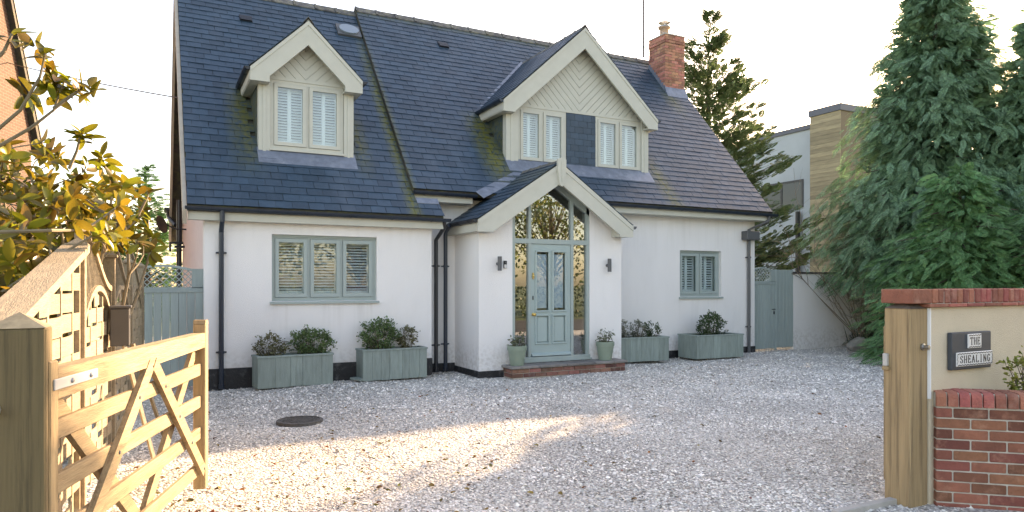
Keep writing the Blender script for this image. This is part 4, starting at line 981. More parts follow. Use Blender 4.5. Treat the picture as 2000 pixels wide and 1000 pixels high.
for pi, (ya, yb) in enumerate(spans):
    P3 = lambda y, off, z: (FX(y)+off, y, z)
    if pi == 0: top = lambda y: 1.42 + (y-ya)/(yb-ya)*.42
    else: top = lambda y: 1.78 + .22*math.cos((y-ya)/(yb-ya)*math.pi)**1 * (1 if True else 0)
    fr = MB()
    n = 14 if pi else 1
    yy = [ya+(yb-ya)*i/n for i in range(n+1)]
    for a, b_ in zip(yy[:-1], yy[1:]): fr.prism([P3(a, -.03 if pi else -.08, top(a)-.05), P3(b_, -.03 if pi else -.08, top(b_)-.05), P3(b_, -.03 if pi else -.08, top(b_)), P3(a, -.03 if pi else -.08, top(a))], (.06 if pi else .16, 0, 0))
    for y in (ya+.02, yb-.02): fr.prism([P3(y-.02, -.025, .05), P3(y+.02, -.025, .05), P3(y+.02, -.025, top(y)-.05), P3(y-.02, -.025, top(y)-.05)], (.05, 0, 0))
    panel = fpart(fr, 'fence_panel')
    arch = (lambda y: 9) if pi == 0 else (lambda y: 1.22 + .32*math.sin(math.pi*min(max((y-ya-.05)/(yb-ya-.1), 0), 1))**.6)
    nbat = 5
    for k in range(nbat):
        y = ya+(yb-ya)*(k+.5)/nbat; zt = min(top(y)-.05, arch(y))
        fpart(MB().prism([P3(y-.022, -.010, .06), P3(y+.022, -.010, .06), P3(y+.022, -.010, zt), P3(y-.022, -.010, zt)], (.020, 0, 0)), 'batten', panel)
    z = .08; r = 0
    while z < 1.85:
        # slat weaves to and fro across the battens
        m_ = 20; segs = []; run = []
        for i in range(m_+1):
            y = ya+.03+(yb-ya-.06)*i/m_
            if z+.115 < min(top(y)-.04, arch(y)): run.append(y)
            else:
                if len(run) > 2: segs.append(run)
                run = []
        if len(run) > 2: segs.append(run)
        for run in segs:
            mb = MB(); b0 = len(mb.v)
            for y in run:
                ph = (y-ya)/(yb-ya)*nbat*math.pi; off = .018*math.cos(ph+(math.pi if r % 2 else 0))+.004
                for zz in (z, z+.115):
                    mb.v.append((FX(y)+off-.004, y, zz)); mb.v.append((FX(y)+off+.004, y, zz))
            for i in range(len(run)-1):
                q = b0+i*4; mb.f += [(q+1, q+5, q+7, q+3), (q, q+2, q+6, q+4), (q+2, q+3, q+7, q+6), (q, q+4, q+5, q+1)]
            e = b0+(len(run)-1)*4; mb.f += [(b0, b0+1, b0+3, b0+2), (e, e+2, e+3, e+1)]
            fpart(mb, 'slat', panel)
        z += .132; r += 1
    if pi:
        mb = MB(); n = 14
        for a, b_ in zip(yy[:-1], yy[1:]): mb.prism([P3(a, -.028, arch(a)-.02), P3(b_, -.028, arch(b_)-.02), P3(b_, -.028, arch(b_)+.025), P3(a, -.028, arch(a)+.025)], (.056, 0, 0))
        fpart(mb, 'arch', panel)
        k = 0; y = ya-.25
        while y < yb:
            y0, y1 = y+.0, y+.25
            def at(s): return (y0+(y1-y0)*s, 1.2+.85*s)
            ss = [s for s in np.linspace(0, 1, 40) if ya+.02 < at(s)[0] < yb-.02 and arch(at(s)[0]) < at(s)[1] < top(at(s)[0])-.03]
            if len(ss) > 2:
                (ya_, za_), (yb_, zb_) = at(ss[0]), at(ss[-1]); fpart(MB().bar(P3(ya_, .0, za_), P3(yb_, .0, zb_), .016, .018, (1, 0, 0)), 'trellis_strip', panel)
            y += .072
# letter box and stakes
t = empty('letter_box', (-.22, 7.18, 1.03), 'dark grey metal letter box fixed at the fence post', 'letter box')
MB().cbox((-.09, -.14, 0), (.06, .14, .33), .006).build('body', letterbox_m, t, local=True); MB().cbox((-.10, -.15, .332), (.075, .15, .352), .004).build('lid', letterbox_m, t, local=True); MB().box((.0605, -.1, .24), (.064, .1, .27)).build('slot', black_m, t, local=True)
for a, b_, lab in (((-.20, 7.05, 1.03), (.05, 6.75, -.02), 'thin timber stake leaning from the letter box down towards the gate'), ((-.14, 7.3, 1.03), (.15, 7.75, -.02), 'thinner stake propped behind the leaning one under the letter box')):
    MB().bar(a, b_, .03, .022).build('stake', fence_m, label=lab, category='stake', group='stakes under the letter box')

# ------------------------------------------------------------------ entrance wall, raised bed and sign
ew = empty('entrance_wall', (4.98, 3.1, 0), 'cream rendered entrance wall with red brick coping and sign', 'wall')
MB().box((.0, 0, -.1), (2.6, .2, 1.405)).build('render', cream_m, ew, local=True); MB().box((-.012, -.008, .75), (0.0, .2, 1.40)).build('edge_bead', white_m, ew, local=True)
for i in range(12): MB().cbox((-.05+i*.226, -.035, 1.408), (-.05+i*.226+.216, .235, 1.432), .003).build('creasing_tile', cop_m, ew, local=True)
MB().box((-.03, -.012, 1.43), (2.58, .21, 1.52)).build('mortar_bed', mortar_m, ew, local=True)
p = -.225
MB().cbox((-.23, -.022, 1.436), (-.012, .222, 1.538), .005).build('brick', cop_m, ew, local=True)
p = -.002
while p < 2.5:
    MB().cbox((p, -.022+random.uniform(-.003, .003), 1.436), (p+.064, .222, 1.538+random.uniform(-.003, .003)), .006).build('brick', cop_m, ew, local=True); p += .075
LD = Vector((.745, -.666, 0)); lw = empty('raised_bed_wall', (4.985, 3.06, 0), 'low red brick retaining wall with rounded brick-on-edge top', 'wall', rz=math.atan2(-.666, .745))
MB().box((.006, .008, -.1), (2.2, .2, .70)).build('mortar', mortar_m, lw, local=True)
for r in range(10):
    p = -(.1125 if r % 2 else 0.0); z0 = -.05+r*.075
    while p < 2.1:
        a, b_ = max(p, 0), p+.215
        if b_-a > .04: MB().cbox((a, random.uniform(-.004, .003), z0), (b_, .1, z0+.065), .005).build('brick', brick_m, lw, local=True)
        p += .225
p = 0.0
while p < 2.1:
    # bullnosed brick on edge
    pr = [(-.012, .705), (-.012, .77), (-.004, .79), (.012, .803), (.035, .808), (.215, .808), (.215, .705)]
    MB().prism([(p, y, z) for y, z in pr], (.063, 0, 0)).build('coping_brick', cop_m, lw, local=True); p += .0745
MB().box((0, .012, .70), (2.15, .2, .80)).build('bedding', mortar_m, lw, local=True)
MB().prism([(5.2, 3.05, .72), (7.0, 1.7, .72), (7.2, 3.08, .72)], (0, 0, .03)).build('bed_soil', soil_m, kind='structure')
shrub((5.72, 2.84, .74), .16, .14, .34, 260, leafm('leaf_yellow_green', (.22, .24, .05)), 'small yellow-green sprig growing in the raised bed by the sign', lsize=.04, seed=21)
# name sign: slate with two ceramic tiles
sg = empty('house_sign', (5.175, 3.098, .945), 'slate house name sign with two white letter tiles reading THE SHEALING', 'sign')
SW, SH = .50, .275
MB().cbox((0, -.035, 0), (SW, -.001, SH), .006).build('slate_plaque', mat('plaque_slate', (.045, .055, .068), .6, var=.15), sg, local=True)
tile_m = mat('white_tile', (.72, .72, .71), .25); ink_m = mat('tile_ink', (.02, .022, .03), .4)
STR = {'T': [[(0, 1), (1, 1)], [(.5, 1), (.5, 0)], [(.3, 0), (.7, 0)], [(0, 1), (0, .82)], [(1, 1), (1, .82)]],
 'H': [[(.1, 0), (.1, 1)], [(.9, 0), (.9, 1)], [(.1, .5), (.9, .5)], [(0, 0), (.25, 0)], [(0, 1), (.25, 1)], [(.75, 0), (1, 0)], [(.75, 1), (1, 1)]],
 'E': [[(.15, 0), (.15, 1)], [(0, 1), (.9, 1)], [(0, 0), (.95, 0)], [(.15, .52), (.65, .52)], [(.9, 1), (.9, .82)], [(.95, 0), (.95, .2)], [(.65, .42), (.65, .62)]],
 'S': [[(.88, .75), (.85, .92), (.5, 1), (.15, .88), (.12, .7), (.35, .56), (.7, .45), (.9, .28), (.82, .1), (.5, 0), (.15, .08), (.1, .27)]],
 'A': [[(.05, 0), (.5, 1), (.95, 0)], [(.25, .38), (.75, .38)], [(-.05, 0), (.22, 0)], [(.78, 0), (1.05, 0)]],
 'L': [[(.2, 1), (.2, 0)], [(.05, 0), (.95, 0)], [(.05, 1), (.4, 1)], [(.95, 0), (.95, .2)]],
 'I': [[(.5, 0), (.5, 1)], [(.25, 0), (.75, 0)], [(.25, 1), (.75, 1)]],
 'N': [[(.1, 0), (.1, 1), (.9, 0), (.9, 1)], [(0, 0), (.25, 0)], [(0, 1), (.15, 1)], [(.75, 1), (1, 1)]],
 'G': [[(.9, .78), (.8, .95), (.5, 1), (.2, .88), (.08, .5), (.2, .12), (.5, 0), (.8, .07), (.88, .2), (.88, .45)], [(.6, .45), (1, .45)]]}
def tile(x0, x1, z0, z1, text, sides):
    tl = MB().cbox((x0, -.046, z0), (x1, -.0345, z1), .003).build('tile', tile_m, sg, local=True)
    wd = x1-x0; mg = .03 if len(text) > 3 else .016; cw = (wd-2*mg)/len(text); hz = (z1-z0)*.50; zb0 = z0+(z1-z0)*.25
    for i, chh in enumerate(text):
        mb = MB(); lw_ = cw*.68; lx0 = x0+mg+cw*i+(cw-lw_)/2
        for st_ in STR[chh]:
            for (a, b0), (c, d0) in zip(st_[:-1], st_[1:]):
                vert = abs(d0-b0)*hz > abs(c-a)*lw_*.6
                th = (.0085 if vert else .0045)
                A_ = Vector((lx0+a*lw_, 0, zb0+b0*hz)); C_ = Vector((lx0+c*lw_, 0, zb0+d0*hz)); dr = (C_-A_).normalized(); nr = Vector((-dr.z, 0, dr.x))*th/2; A_ -= dr*.001; C_ += dr*.001
                mb.prism([(q.x, -.0475, q.z) for q in (A_-nr, C_-nr, C_+nr, A_+nr)], (0, .0012, 0))
        mb.build('letter', ink_m, tl, local=True)
    mb = MB(); nW = max(3, round(wd/.034))
    for zc, up in ((z1-.010, 1), (z0+.010, -1)):
        for i in range(nW):
            a = x0+.006+(wd-.012)*i/nW; s_w = (wd-.012)/nW
            for (u0, v0), (u1, v1) in (((.0, 0), (.3, -.5)), ((.3, -.5), (.7, .5)), ((.7, .5), (1, 0))):
                A_ = Vector((a+u0*s_w, 0, zc+v0*.007)); C_ = Vector((a+u1*s_w, 0, zc+v1*.007)); dr = (C_-A_).normalized(); nr = Vector((-dr.z, 0, dr.x))*.0026
                mb.prism([(q.x, -.0473, q.z) for q in (A_-nr, C_-nr, C_+nr, A_+nr)], (0, .001, 0))
    if sides:
        for xx in (x0+.006, x1-.006):
            for i in range(5):
                za = z0+.015+(z1-z0-.03)*i/5; zb2 = za+(z1-z0-.03)/5; mb.prism([(xx-.002, -.0473, za), (xx+.002, -.0473, za), (xx+.004*(1 if i % 2 else -1)+.002, -.0473, zb2), (xx+.004*(1 if i % 2 else -1)-.002, -.0473, zb2)], (0, .001, 0))
    mb.build('border', ink_m, tl, local=True)
tile(.19, .355, .155, .26, 'THE', False); tile(.048, .498, .025, .128, 'SHEALING', True)

# ------------------------------------------------------------------ conifers
def spray(nl=9, L_=1.0, wid=.27, nw=.028):
    V, F = [], []
    for i in range(nl):
        s = (i+.6)/nl; ln = wid*math.sin(math.pi*(.18+.80*s))**.8*(1.05-.35*s); 
        for sg_ in (-1, 1):
            x = s*L_*.86; dr = Vector((.78, sg_*.62, -.10-.1*s)).normalized(); p = Vector((x, 0, -.18*s*s)); q = p+dr*ln; nr = Vector((-dr.y, dr.x, 0))*(nw*L_)
            b0 = len(V); V += [p, p+dr*ln*.55+nr, q, p+dr*ln*.55-nr]; F += [(b0, b0+3, b0+1), (b0+3, b0+2, b0+1)]
    b0 = len(V); V += [Vector((0, -.015, 0)), Vector((0, .015, 0)), Vector((L_, 0, -.2))]; F.append((b0, b0+1, b0+2))
    return np.array([tuple(v) for v in V]), F
SPV, SPF = spray(); SPV2, SPF2 = spray(6, 1.0, .36, .07)
def conifer(name, loc, H_, Rm, zb, nbr, per, m, lab, prof, rise, droop, size, seed, group=None, trunk_r=.16, hang=.5, sp=None, core=0):
    t = empty(name, loc, lab, 'tree', group); g = np.random.default_rng(seed)
    hb = zb + (H_-zb)*(1-g.uniform(0, 1, nbr)**.62) ; fr = (hb-zb)/(H_-zb)
    az = g.uniform(0, 2*np.pi, nbr); Lb = Rm*prof(fr)*g.uniform(.72, 1.1, nbr)+.12
    bi = np.repeat(np.arange(nbr), per); n = len(bi); s = g.uniform(.18, 1.0, n)**.75
    az_ = az[bi] + g.normal(0, .10, n)/np.maximum(s, .3); r = Lb[bi]*s
    z = hb[bi] + rise*r - droop*Lb[bi]*s**2.2 + g.normal(0, .07, n)
    T = np.stack([r*np.cos(az_), r*np.sin(az_), np.maximum(z, .15)], 1)
    a2 = az_+g.normal(0, .7, n); D = np.stack([np.cos(a2), np.sin(a2), -hang*g.uniform(.3, 1.5, n)+rise*.6], 1)
    Sz = size*g.uniform(.45, 1.35, n)*(1-.35*fr[bi])
    k = 300; zl = H_*(.72+.28*g.uniform(0, 1, k)**.8); rl = .02+(H_-zl)*.24*g.uniform(0, 1, k); al = g.uniform(0, 6.28, k)      # leader
    T = np.concatenate([T, np.stack([rl*np.cos(al), rl*np.sin(al), zl], 1)]); D = np.concatenate([D, np.stack([np.cos(al), np.sin(al), .9-1.2*max(hang, 0)*g.uniform(.5, 1, k)], 1)]); Sz = np.concatenate([Sz, size*.75*g.uniform(.5, 1, k)])
    A, B_ = scatter(*(sp or (SPV, SPF)), frames(D, g.normal(0, .5, n+k)), T, Sz)
    if core:      # coarser inner growth
        b2 = g.integers(0, nbr, core); s2 = g.uniform(.05, .6, core); r2 = Lb[b2]*s2; a3 = az[b2]+g.normal(0, .5, core)
        T2 = np.stack([r2*np.cos(a3), r2*np.sin(a3), np.maximum(hb[b2]+rise*r2-droop*Lb[b2]*s2**2.2+g.normal(0, .15, core), .2)], 1); D2_ = np.stack([np.cos(a3), np.sin(a3), g.normal(-.3, .5, core)], 1)
        A2, B2 = scatter(SPV2, SPF2, frames(D2_, g.uniform(-1.5, 1.5, core)), T2, size*1.05*g.uniform(.6, 1.2, core)); B_ = np.concatenate([B_, B2+len(A)]); A = np.concatenate([A, A2])
    np_mesh('crown', A, B_, m, t)
    mb = MB().tube([(0, 0, -.1), (.03, 0, H_*.4), (0, .03, H_*.8), (0, 0, H_*.97)], [trunk_r, trunk_r*.7, trunk_r*.3, .015], 8)
    for k in range(0, nbr, 3):
        L_ = Lb[k]*.85; mb.tube([(0, 0, hb[k]), (L_*.5*math.cos(az[k]), L_*.5*math.sin(az[k]), hb[k]+rise*L_*.5-droop*L_*.22), (L_*math.cos(az[k]), L_*math.sin(az[k]), hb[k]+rise*L_-droop*L_*.7)], [.025, .016, .006], 4, False)
    mb.build('trunk', mat('conifer_bark', (.09, .065, .05), .95, var=.3), t, local=True)
    return t
cy_m = leafm('cypress_green', (.15, .28, .15), .45, .22, .025, .6); cy2_m = leafm('cypress_bright', (.115, .26, .10), .4, .25, .02, .55); cy3_m = leafm('cypress_olive', (.10, .15, .065), .4, .25, .03, .6)
pf = lambda f: np.clip((1-f)**.88*(1-.25*np.exp(-(f/.08)**2)), .03, 1)
conifer('cypress_tree', (16.95, 10.38, 0), 10.5, 3.2, 2.0, 560, 27, cy_m, 'tall drooping blue-green cypress standing over the garden wall end', pf, .10, .34, .48, 31, hang=.75, core=6000)
conifer('cypress_tree', (17.7, 8.5, 0), 7.9, 3.0, .6, 330, 17, cy_m, 'shorter cypress behind the brick entrance wall, lower than its tall neighbour', pf, .10, .33, .48, 32, hang=.7, core=3000)
pr2 = lambda f: np.clip((1-f**1.8)**.6, .05, 1)
conifer('cypress_bush', (14.3, 8.3, 0), 3.9, 1.75, .2, 330, 15, cy2_m, 'bright green bushy cypress below the tall drooping one', pr2, .1, .3, .40, 33, hang=.45, core=1500)
conifer('cypress_bush', (15.1, 6.5, 0), 3.9, 1.9, .2, 300, 15, cy2_m, 'bright green bushy cypress showing over the brick coping', pr2, .1, .3, .40, 34, hang=.45, core=1500)
conifer('cypress_tree', (15.75, 16.9, 0), 10.0, 3.4, .6, 170, 55, cy3_m, 'loose olive conifer with upswept branches behind the chimney end', lambda f: np.clip((1-f)**.8, .04, 1), .62, .10, .40, 35, hang=-.3, sp=(SPV2, SPF2), core=250)
conifer('cypress_tree', (-.1, 22.6, 0), 4.9, 1.25, .3, 170, 26, leafm('cypress_mid', (.07, .19, .06), .4, .25), 'narrow green conifer behind the lattice side gate', lambda f: np.clip((1-f)**.7, .04, 1), .45, .1, .28, 36, hang=.1, sp=(SPV2, SPF2))
conifer('cypress_bush', (17.3, 11.3, 0), 2.4, 1.5, .1, 160, 12, leafm('undergrowth', (.05, .08, .035)), 'dark low evergreen in the shade under the tall cypress', pr2, .1, .3, .32, 37, hang=.3)
# bare shrub, strap-leaved plant
t = empty('bare_shrub', (15.55, 11.35, 0), 'leafless twiggy shrub arching over the white garden wall', 'shrub'); g = random.Random(4); mb = MB()
def twig(p, d, L_, r, depth):
    pts = [p]; n = 5
    for i in range(n):
        d = (d + Vector((g.gauss(0, .09), g.gauss(0, .09), g.gauss(-.015, .06)))).normalized(); pts.append(pts[-1]+d*(L_/n))
    mb.tube(pts, [r*(1-.14*i) for i in range(n+1)], 4, False)
    if depth:
        for k in range(4 if depth > 1 else 3):
            i = g.randint(1, n); twig(pts[i], (d+Vector((g.gauss(0, .5), g.gauss(0, .3), g.gauss(.12, .35)))).normalized(), L_*g.uniform(.3, .55), r*.5, depth-1)
for k in range(13): twig(Vector((g.gauss(0, .15), g.gauss(0, .1), 0)), Vector((g.uniform(-.95, .15), g.uniform(-.3, .25), g.uniform(.55, 1.2))).normalized(), g.uniform(1.4, 3.6), .014, 2)
mb.build('stems', mat('bare_twig', (.17, .13, .09), .9, var=.2), t, local=True)
t = empty('strap_leaf_plant', (15.35, 11.1, 0), 'dark clump of arching strap leaves behind the pale rock', 'plant'); mb = MB()
for k in range(110):
    a = g.uniform(0, 6.28); L_ = g.uniform(.4, .85); o = Vector((g.gauss(0, .12), g.gauss(0, .12), 0)); u = Vector((math.cos(a), math.sin(a), 0)); n_ = Vector((-u.y, u.x, 0)); lean = g.uniform(.25, .95); pts = []
    for i in range(5):
        s = i/4; pts.append(o+u*(L_*s*lean)+Vector((0, 0, L_*(s*1.0-lean*.75*s*s))))
    b0 = len(mb.v)
    for i, p in enumerate(pts): wv = .016*(1-(i/4)**2)+.001; mb.v += [tuple(p-n_*wv), tuple(p+n_*wv)]
    mb.f += [(b0+2*i, b0+2*i+1, b0+2*i+3, b0+2*i+2) for i in range(4)]
mb.build('leaves', leafm('strap_leaf', (.03, .045, .02), .4, .15), t, local=True)

# ------------------------------------------------------------------ magnolia in front of the fence
t = empty('magnolia_shrub', (-.98, 7.4, 0), 'golden-leaved magnolia shrub spilling over the woven fence', 'shrub'); g = random.Random(12)
mag_m = leafm('magnolia_leaf', (.17, .145, .014), .5, .45, .05, .35); stem_m = mat('magnolia_stem', (.20, .16, .10), .8, var=.2)
tips = []; mb = MB()
def mstem(p, e, r0, bend=.1, n=6, rt=.006):
    p = Vector(p); e = Vector(e); side = Vector((g.gauss(0, bend), g.gauss(0, bend), g.gauss(0, bend*.5))); pts = [p.lerp(e, i/n)+side*math.sin(math.pi*i/n) for i in range(n+1)]
    mb.tube(pts, [r0+(rt-r0)*i/n for i in range(n+1)], 6, False); return pts
base = Vector((-.98, 7.4, 0))
def in_bush(p):
    d = p.x*s_+p.y*c_; x = 1000+1370*(p.x*c_-p.y*s_)/d
    return x < 305 and (p.z > 1.9 or p.x < -.44+(p.y-5.61)*.0555-.12) and p.y > 3.7
c_pos = []
for k in range(44):
    a = g.uniform(0, 6.28); rr_ = g.uniform(.2, 1.3)
    e = base + Vector((rr_*math.cos(a)*.85+.10, rr_*math.sin(a)*1.1-.1, g.uniform(1.3, 2.55)))
    if not in_bush(e): continue
    pts = mstem(base+Vector((g.gauss(0, .1), g.gauss(0, .1), 0)), e, .028, .22, 7, .008); c_pos.append(e); tips.append((e, (e-pts[-2]).normalized()))
    for j in range(9):
        q = pts[g.randint(3, 7)]; f = q + Vector((g.uniform(-.4, .45), g.uniform(-.45, .4), g.uniform(.0, .35)))
        if not in_bush(f): continue
        s2 = mstem(q, f, .009, .06, 4, .004); tips.append((f, (f-s2[-2]).normalized()))
# long bare branches reaching up and towards the drive
def cam_pt(x, y, d): 
    xc = (x-1000)/1370*d; return Vector((xc*c_+d*s_, -xc*s_+d*c_, 1.57-(y-556)/1370*d))
for pth in ([(-60, 300, 4.6), (40, 215, 4.5), (78, 150, 4.45), (90, 98, 4.4)], [(-80, 330, 4.6), (60, 250, 4.6), (105, 215, 4.6), (125, 160, 4.6)], [(105, 212, 4.6), (135, 190, 4.6), (158, 175, 4.62)], [(-30, 140, 4.3), (8, 100, 4.3), (24, 66, 4.3)],
            [(-60, 455, 4.0), (100, 450, 4.2), (165, 450, 4.5), (235, 400, 4.8)], [(-40, 600, 4.2), (80, 520, 4.4), (190, 455, 4.7)], [(135, 330, 5.4), (150, 295, 5.4), (158, 262, 5.4)], [(270, 420, 6.2), (285, 390, 6.2), (292, 372, 6.2)]):
    pts = [cam_pt(*q) for q in pth]; mb.tube(pts, [.013-.0025*i for i in range(len(pts))], 6, False); tips.append((pts[-1], (pts[-1]-pts[-2]).normalized()))
sm = mb.build('stems', stem_m, t)
for q in ((60, 85, 4.42), (100, 130, 4.6), (96, 165, 4.6), (108, 190, 4.6), (112, 150, 4.6), (178, 172, 4.62), (65, 185, 4.6), (150, 265, 5.4), (165, 260, 5.4), (50, 470, 4.1), (20, 510, 4.0), (95, 495, 4.2), (140, 430, 4.4), (15, 300, 4.9), (30, 320, 4.8), *[(g.uniform(-40, 130), g.uniform(430, 610), g.uniform(4.0, 4.9)) for _ in range(46)], *[(g.uniform(-30, 250), g.uniform(300, 470), g.uniform(5.0, 6.4)) for _ in range(50)]):
    if q[2] > 0: tips.append((cam_pt(*q), Vector((g.gauss(0, .5), g.gauss(0, .5), .5)).normalized()))
tips = [q for q in tips if in_bush(q[0])]
lm = []
for k in range(4):
    L_ = 1.0; W_ = (.44, .50, .40, .46)[k]; n = 6; V_, F_ = [], []
    for i in range(n+1):
        s = i/n; w_ = W_*.5*math.sin(math.pi*min(s*.92+.05, 1))**.75; zc = -.16*s*s*(1+.3*k) + .03*math.sin(5*s+k); V_ += [(s*L_, -w_, zc+w_*.35), (s*L_, 0, zc), (s*L_, w_, zc+w_*.35)]
    for i in range(n): F_ += [(3*i, 3*i+3, 3*i+4, 3*i+1), (3*i+1, 3*i+4, 3*i+5, 3*i+2)]
    me = bpy.data.meshes.new('leaf'); me.from_pydata(V_, [], F_); me.update(); me.materials.append(mag_m); me.polygons.foreach_set('use_smooth', [True]*len(me.polygons)); lm.append(me)
leaves = []
for (p, d) in tips:
    nl = g.randint(6, 10)
    for k in range(nl):
        a = k*2.4+g.uniform(-.7, .7); x = d.orthogonal().normalized(); y = d.cross(x); v = (x*math.cos(a)+y*math.sin(a))*g.uniform(.7, 1.0)+d*g.uniform(-.1, 1.1)+Vector((g.gauss(0, .2), g.gauss(0, .2), -.1)); v.normalize()
        z = (d-v*d.dot(v)); z = z.normalized() if z.length > .05 else v.orthogonal().normalized(); q = z.cross(v); sc_ = g.uniform(.085, .150)
        M = Matrix((v, q, z)).transposed().to_4x4() @ Matrix.Diagonal((sc_, sc_, sc_, 1)); M.translation = p+v*.008-d*g.uniform(0, .07)-Vector(t.location); leaves.append((M, (p-camo.location).length))
leaves.sort(key=lambda q: q[1]); rb = MB()
for i, (M, d) in enumerate(leaves):
    if i < 290: o = bpy.data.objects.new('leaf', lm[i % 4]); col.objects.link(o); o.parent = t; o.matrix_local = M
    else: me = lm[i % 4]; rb.poly([M @ v.co for v in me.vertices], [tuple(q.vertices) for q in me.polygons])
o = rb.build('leaf_mass', mag_m, t, local=True, smooth=True, kind='stuff')

# ------------------------------------------------------------------ neighbouring houses
def brick_tex(name, c1, c2, mo, sx, rot):
    m = mat(name, c1, .85); nt = m.node_tree; N = nt.nodes; Lk = nt.links
    tc = N.new('ShaderNodeTexCoord'); mp = N.new('ShaderNodeMapping'); mp.inputs['Rotation'].default_value = rot; Lk.new(tc.outputs['Object'], mp.inputs[0])
    b = N.new('ShaderNodeTexBrick'); b.inputs['Color1'].default_value = (*c1, 1); b.inputs['Color2'].default_value = (*c2, 1); b.inputs['Mortar'].default_value = (*mo, 1); b.inputs['Scale'].default_value = sx
    b.inputs['Brick Width'].default_value = .225*1; b.inputs['Row Height'].default_value = .075; b.inputs['Mortar Size'].default_value = .008; Lk.new(mp.outputs[0], b.inputs['Vector']); Lk.new(b.outputs[0], N['Principled BSDF'].inputs['Base Color'])
    bp = N.new('ShaderNodeBump'); bp.inputs['Distance'].default_value = .01; bp.invert = True; Lk.new(b.outputs['Fac'], bp.inputs['Height']); Lk.new(bp.outputs[0], N['Principled BSDF'].inputs['Normal'])
    return m
nb_m = brick_tex('neighbour_brick', (.085, .036, .019), (.06, .026, .014), (.125, .10, .075), 1, (R(90), 0, 0))
nu = Vector((.329, .9555, 0)).normalized()
nh = empty('brick_house', (-2.7, 21.6, 0), 'red brick house gable with dark verge beyond the magnolia', 'house', rz=math.atan2(nu.y, nu.x))
# local x runs along the wall (towards the far end at 0), local y to its left
slp = 2.55
MB().prism([(-9, 0, -.1), (0, 0, -.1), (0, 0, 5.35), (-2.0, 0, 5.35+2.0*slp), (-5, 0, 5.35+2.0*slp+1.5), (-9, 0, 11)], (0, .3, 0)).build('wall', nb_m, nh, local=True)
v = MB(); v.prism([(.22, -.14, 4.85), (.22, -.14, 5.15), (-2.0, -.14, 5.5+2.05*slp), (-2.0, -.14, 5.15+2.05*slp)], (0, .14, 0)); v.build('verge_board', verge_m, nh, local=True)
r_ = MB(); r_.prism([(.3, -.16, 5.0), (.3, 8, 5.0), (-2.0, 8, 5.5+2.0*slp), (-2.0, -.16, 5.5+2.0*slp)], (.06, 0, .03)); r_.build('roof', mat('neighbour_roof', (.06, .06, .065), .6, var=.2), nh, local=True)
dmr = MB().box((-2.6, .4, 7.0), (-.30, 3.0, 9.35)); dm_ = dmr.build('dormer', mat('dormer_cladding', (.10, .115, .13), .5, var=.15), nh, local=True)
for k in range(11): MB().prism([(-.30, .39, 7.0+k*.21), (-.27, .39, 7.0+k*.21), (-.288, .39, 7.0+k*.21+.225), (-.30, .39, 7.0+k*.21+.225)], (0, 2.62, 0)).build('board', mat('dormer_cladding', (.10, .115, .13), .5), dm_, local=True)
MB().box((-2.7, .3, 9.352), (-.18, 3.1, 9.47)).build('flat_roof', grey_m, dm_, local=True)
mh = empty('modern_house', (22.8, 18.6, 0), 'modern white rendered house with timber-clad block behind the cypress', 'house')
mwall = mat('cool_render', (.42, .46, .48), .85, var=.08, nscale=.8, bump=.2, bscale=60)
MB().box((0, 0, -.1), (6.0, 9, 7.62)).build('wall', mwall, mh, local=True); MB().box((-.06, -.02, 7.622), (6.06, 9.06, 7.80)).build('parapet', mat('parapet_grey', (.10, .105, .13), .5), mh, local=True)
cl = MB().box((-.40, -1.35, -.1), (5.0, -.021, 7.95)).build('clad_block', mat('cedar_back', (.2, .15, .1), .8), mh, local=True)
cedar = mat('cedar_board', (.34, .27, .17), .75, var=.2, nscale=4, stretch=(5, .6, 5), obj_var=.25)
for k in range(50): MB().box((-.42, -1.36, .1+k*.157), (-.402, -.03, .1+k*.157+.15)).build('cladding_board', cedar, cl, local=True)
MB().box((-.46, -1.40, 7.952), (5.05, .02, 8.2)).build('parapet', mat('parapet_grey', (.10, .105, .13), .5), cl, local=True)
wn = MB(); y0, y1, z0, z1 = .62, 2.75, 4.62, 5.72
wn.box((-.03, y0, z0), (.02, y1, z0+.08)).box((-.03, y0, z1-.08), (.02, y1, z1)).box((-.03, y0, z0+.08), (.02, y0+.08, z1-.08)).box((-.03, y1-.08, z0+.08), (.02, y1, z1-.08)).box((-.03, 1.65, z0+.08), (.02, 1.73, z1-.08)); wn = wn.build('window', black_m, mh, local=True)
for a, b_ in ((y0+.08, 1.65), (1.73, y1-.08)): MB().box((-.012, a, z0+.08), (-.006, b_, z1-.08)).build('pane', mat('dark_glass', (.03, .04, .045), .05), wn, local=True)
MB().tube([(-.12, .8, 4.45), (-.12, .8, 0)], .09, 10).build('downpipe', black_m, mh, local=True)

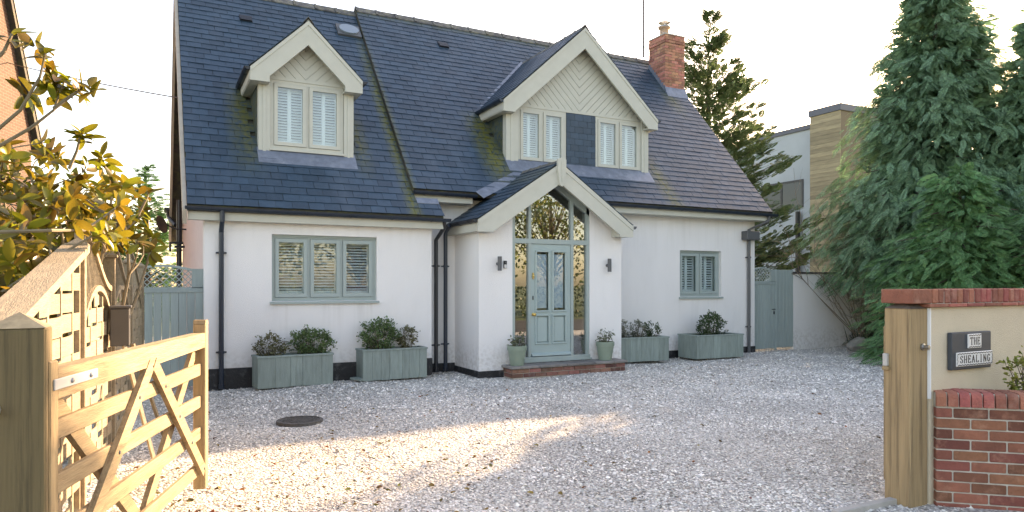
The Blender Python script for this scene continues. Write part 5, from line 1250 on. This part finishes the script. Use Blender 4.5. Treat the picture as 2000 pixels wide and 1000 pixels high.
# ------------------------------------------------------------------ trees across the lane (mirrored in the window glass)
lt_m = leafm('lane_tree_leaf', (.17, .20, .05), .5, .3, .04)
def lane_tree(x, y, h, r, sd, lab, n=2600):
    t = empty('lane_tree', (x, y, 0), lab, 'tree', 'trees across the lane'); g = np.random.default_rng(sd); V, F = leaf_base(.20, .12)
    nc = 60; cc = g.normal(0, 1, (nc, 3)); cc /= np.linalg.norm(cc, axis=1, keepdims=True); cc *= g.uniform(.3, 1, (nc, 1)); C0 = np.stack([cc[:, 0]*r, cc[:, 1]*r, h*.58+cc[:, 2]*h*.40], 1)
    i = g.integers(0, nc, n); T = C0[i]+g.normal(0, .38, (n, 3)); A, B_ = scatter(V, F, frames(g.normal(0, 1, (n, 3)), g.uniform(-3, 3, n)), T, g.uniform(.6, 1.3, n)); np_mesh('crown', A, B_, lt_m, t)
    mb = MB().tube([(0, 0, -.1), (.1, 0, h*.3), (0, .1, h*.75)], [.2, .14, .04], 7)
    for k in range(nc): e = C0[k]; mb.tube([(0, 0, max(.8, e[2]*.5)), (e[0]*.5, e[1]*.5, e[2]*.8), tuple(e)], [.05, .03, .012], 4, False)
    mb.build('trunk', mat('lane_bark', (.13, .10, .07), .95, var=.3), t, local=True)
lt = [(4, -9.5, 6.5, 2.6), (9, -10.5, 7.5, 3.0), (14, -9.5, 6.8, 2.8), (19, -10.5, 8.2, 3.2), (24.5, -9.8, 7.0, 2.9), (30, -10.5, 7.8, 3.2)]
for i, q in enumerate(lt): lane_tree(*q, 50+i, 'yellow-green tree across the lane, mirrored in the house glass')
t = empty('lane_hedge', (-6, -8.2, 0), 'clipped hedge across the lane, mirrored in the window glass', 'hedge'); g = np.random.default_rng(9); V, F = leaf_base(.16, .1); n = 6000
T = np.stack([g.uniform(0, 42, n), g.normal(0, .35, n), g.uniform(0, 1.5, n)], 1); A, B_ = scatter(V, F, frames(g.normal(0, 1, (n, 3)), g.uniform(-3, 3, n)), T, g.uniform(.6, 1.3, n)); np_mesh('foliage', A, B_, leafm('hedge_leaf', (.06, .085, .03)), t)

if 0: pass
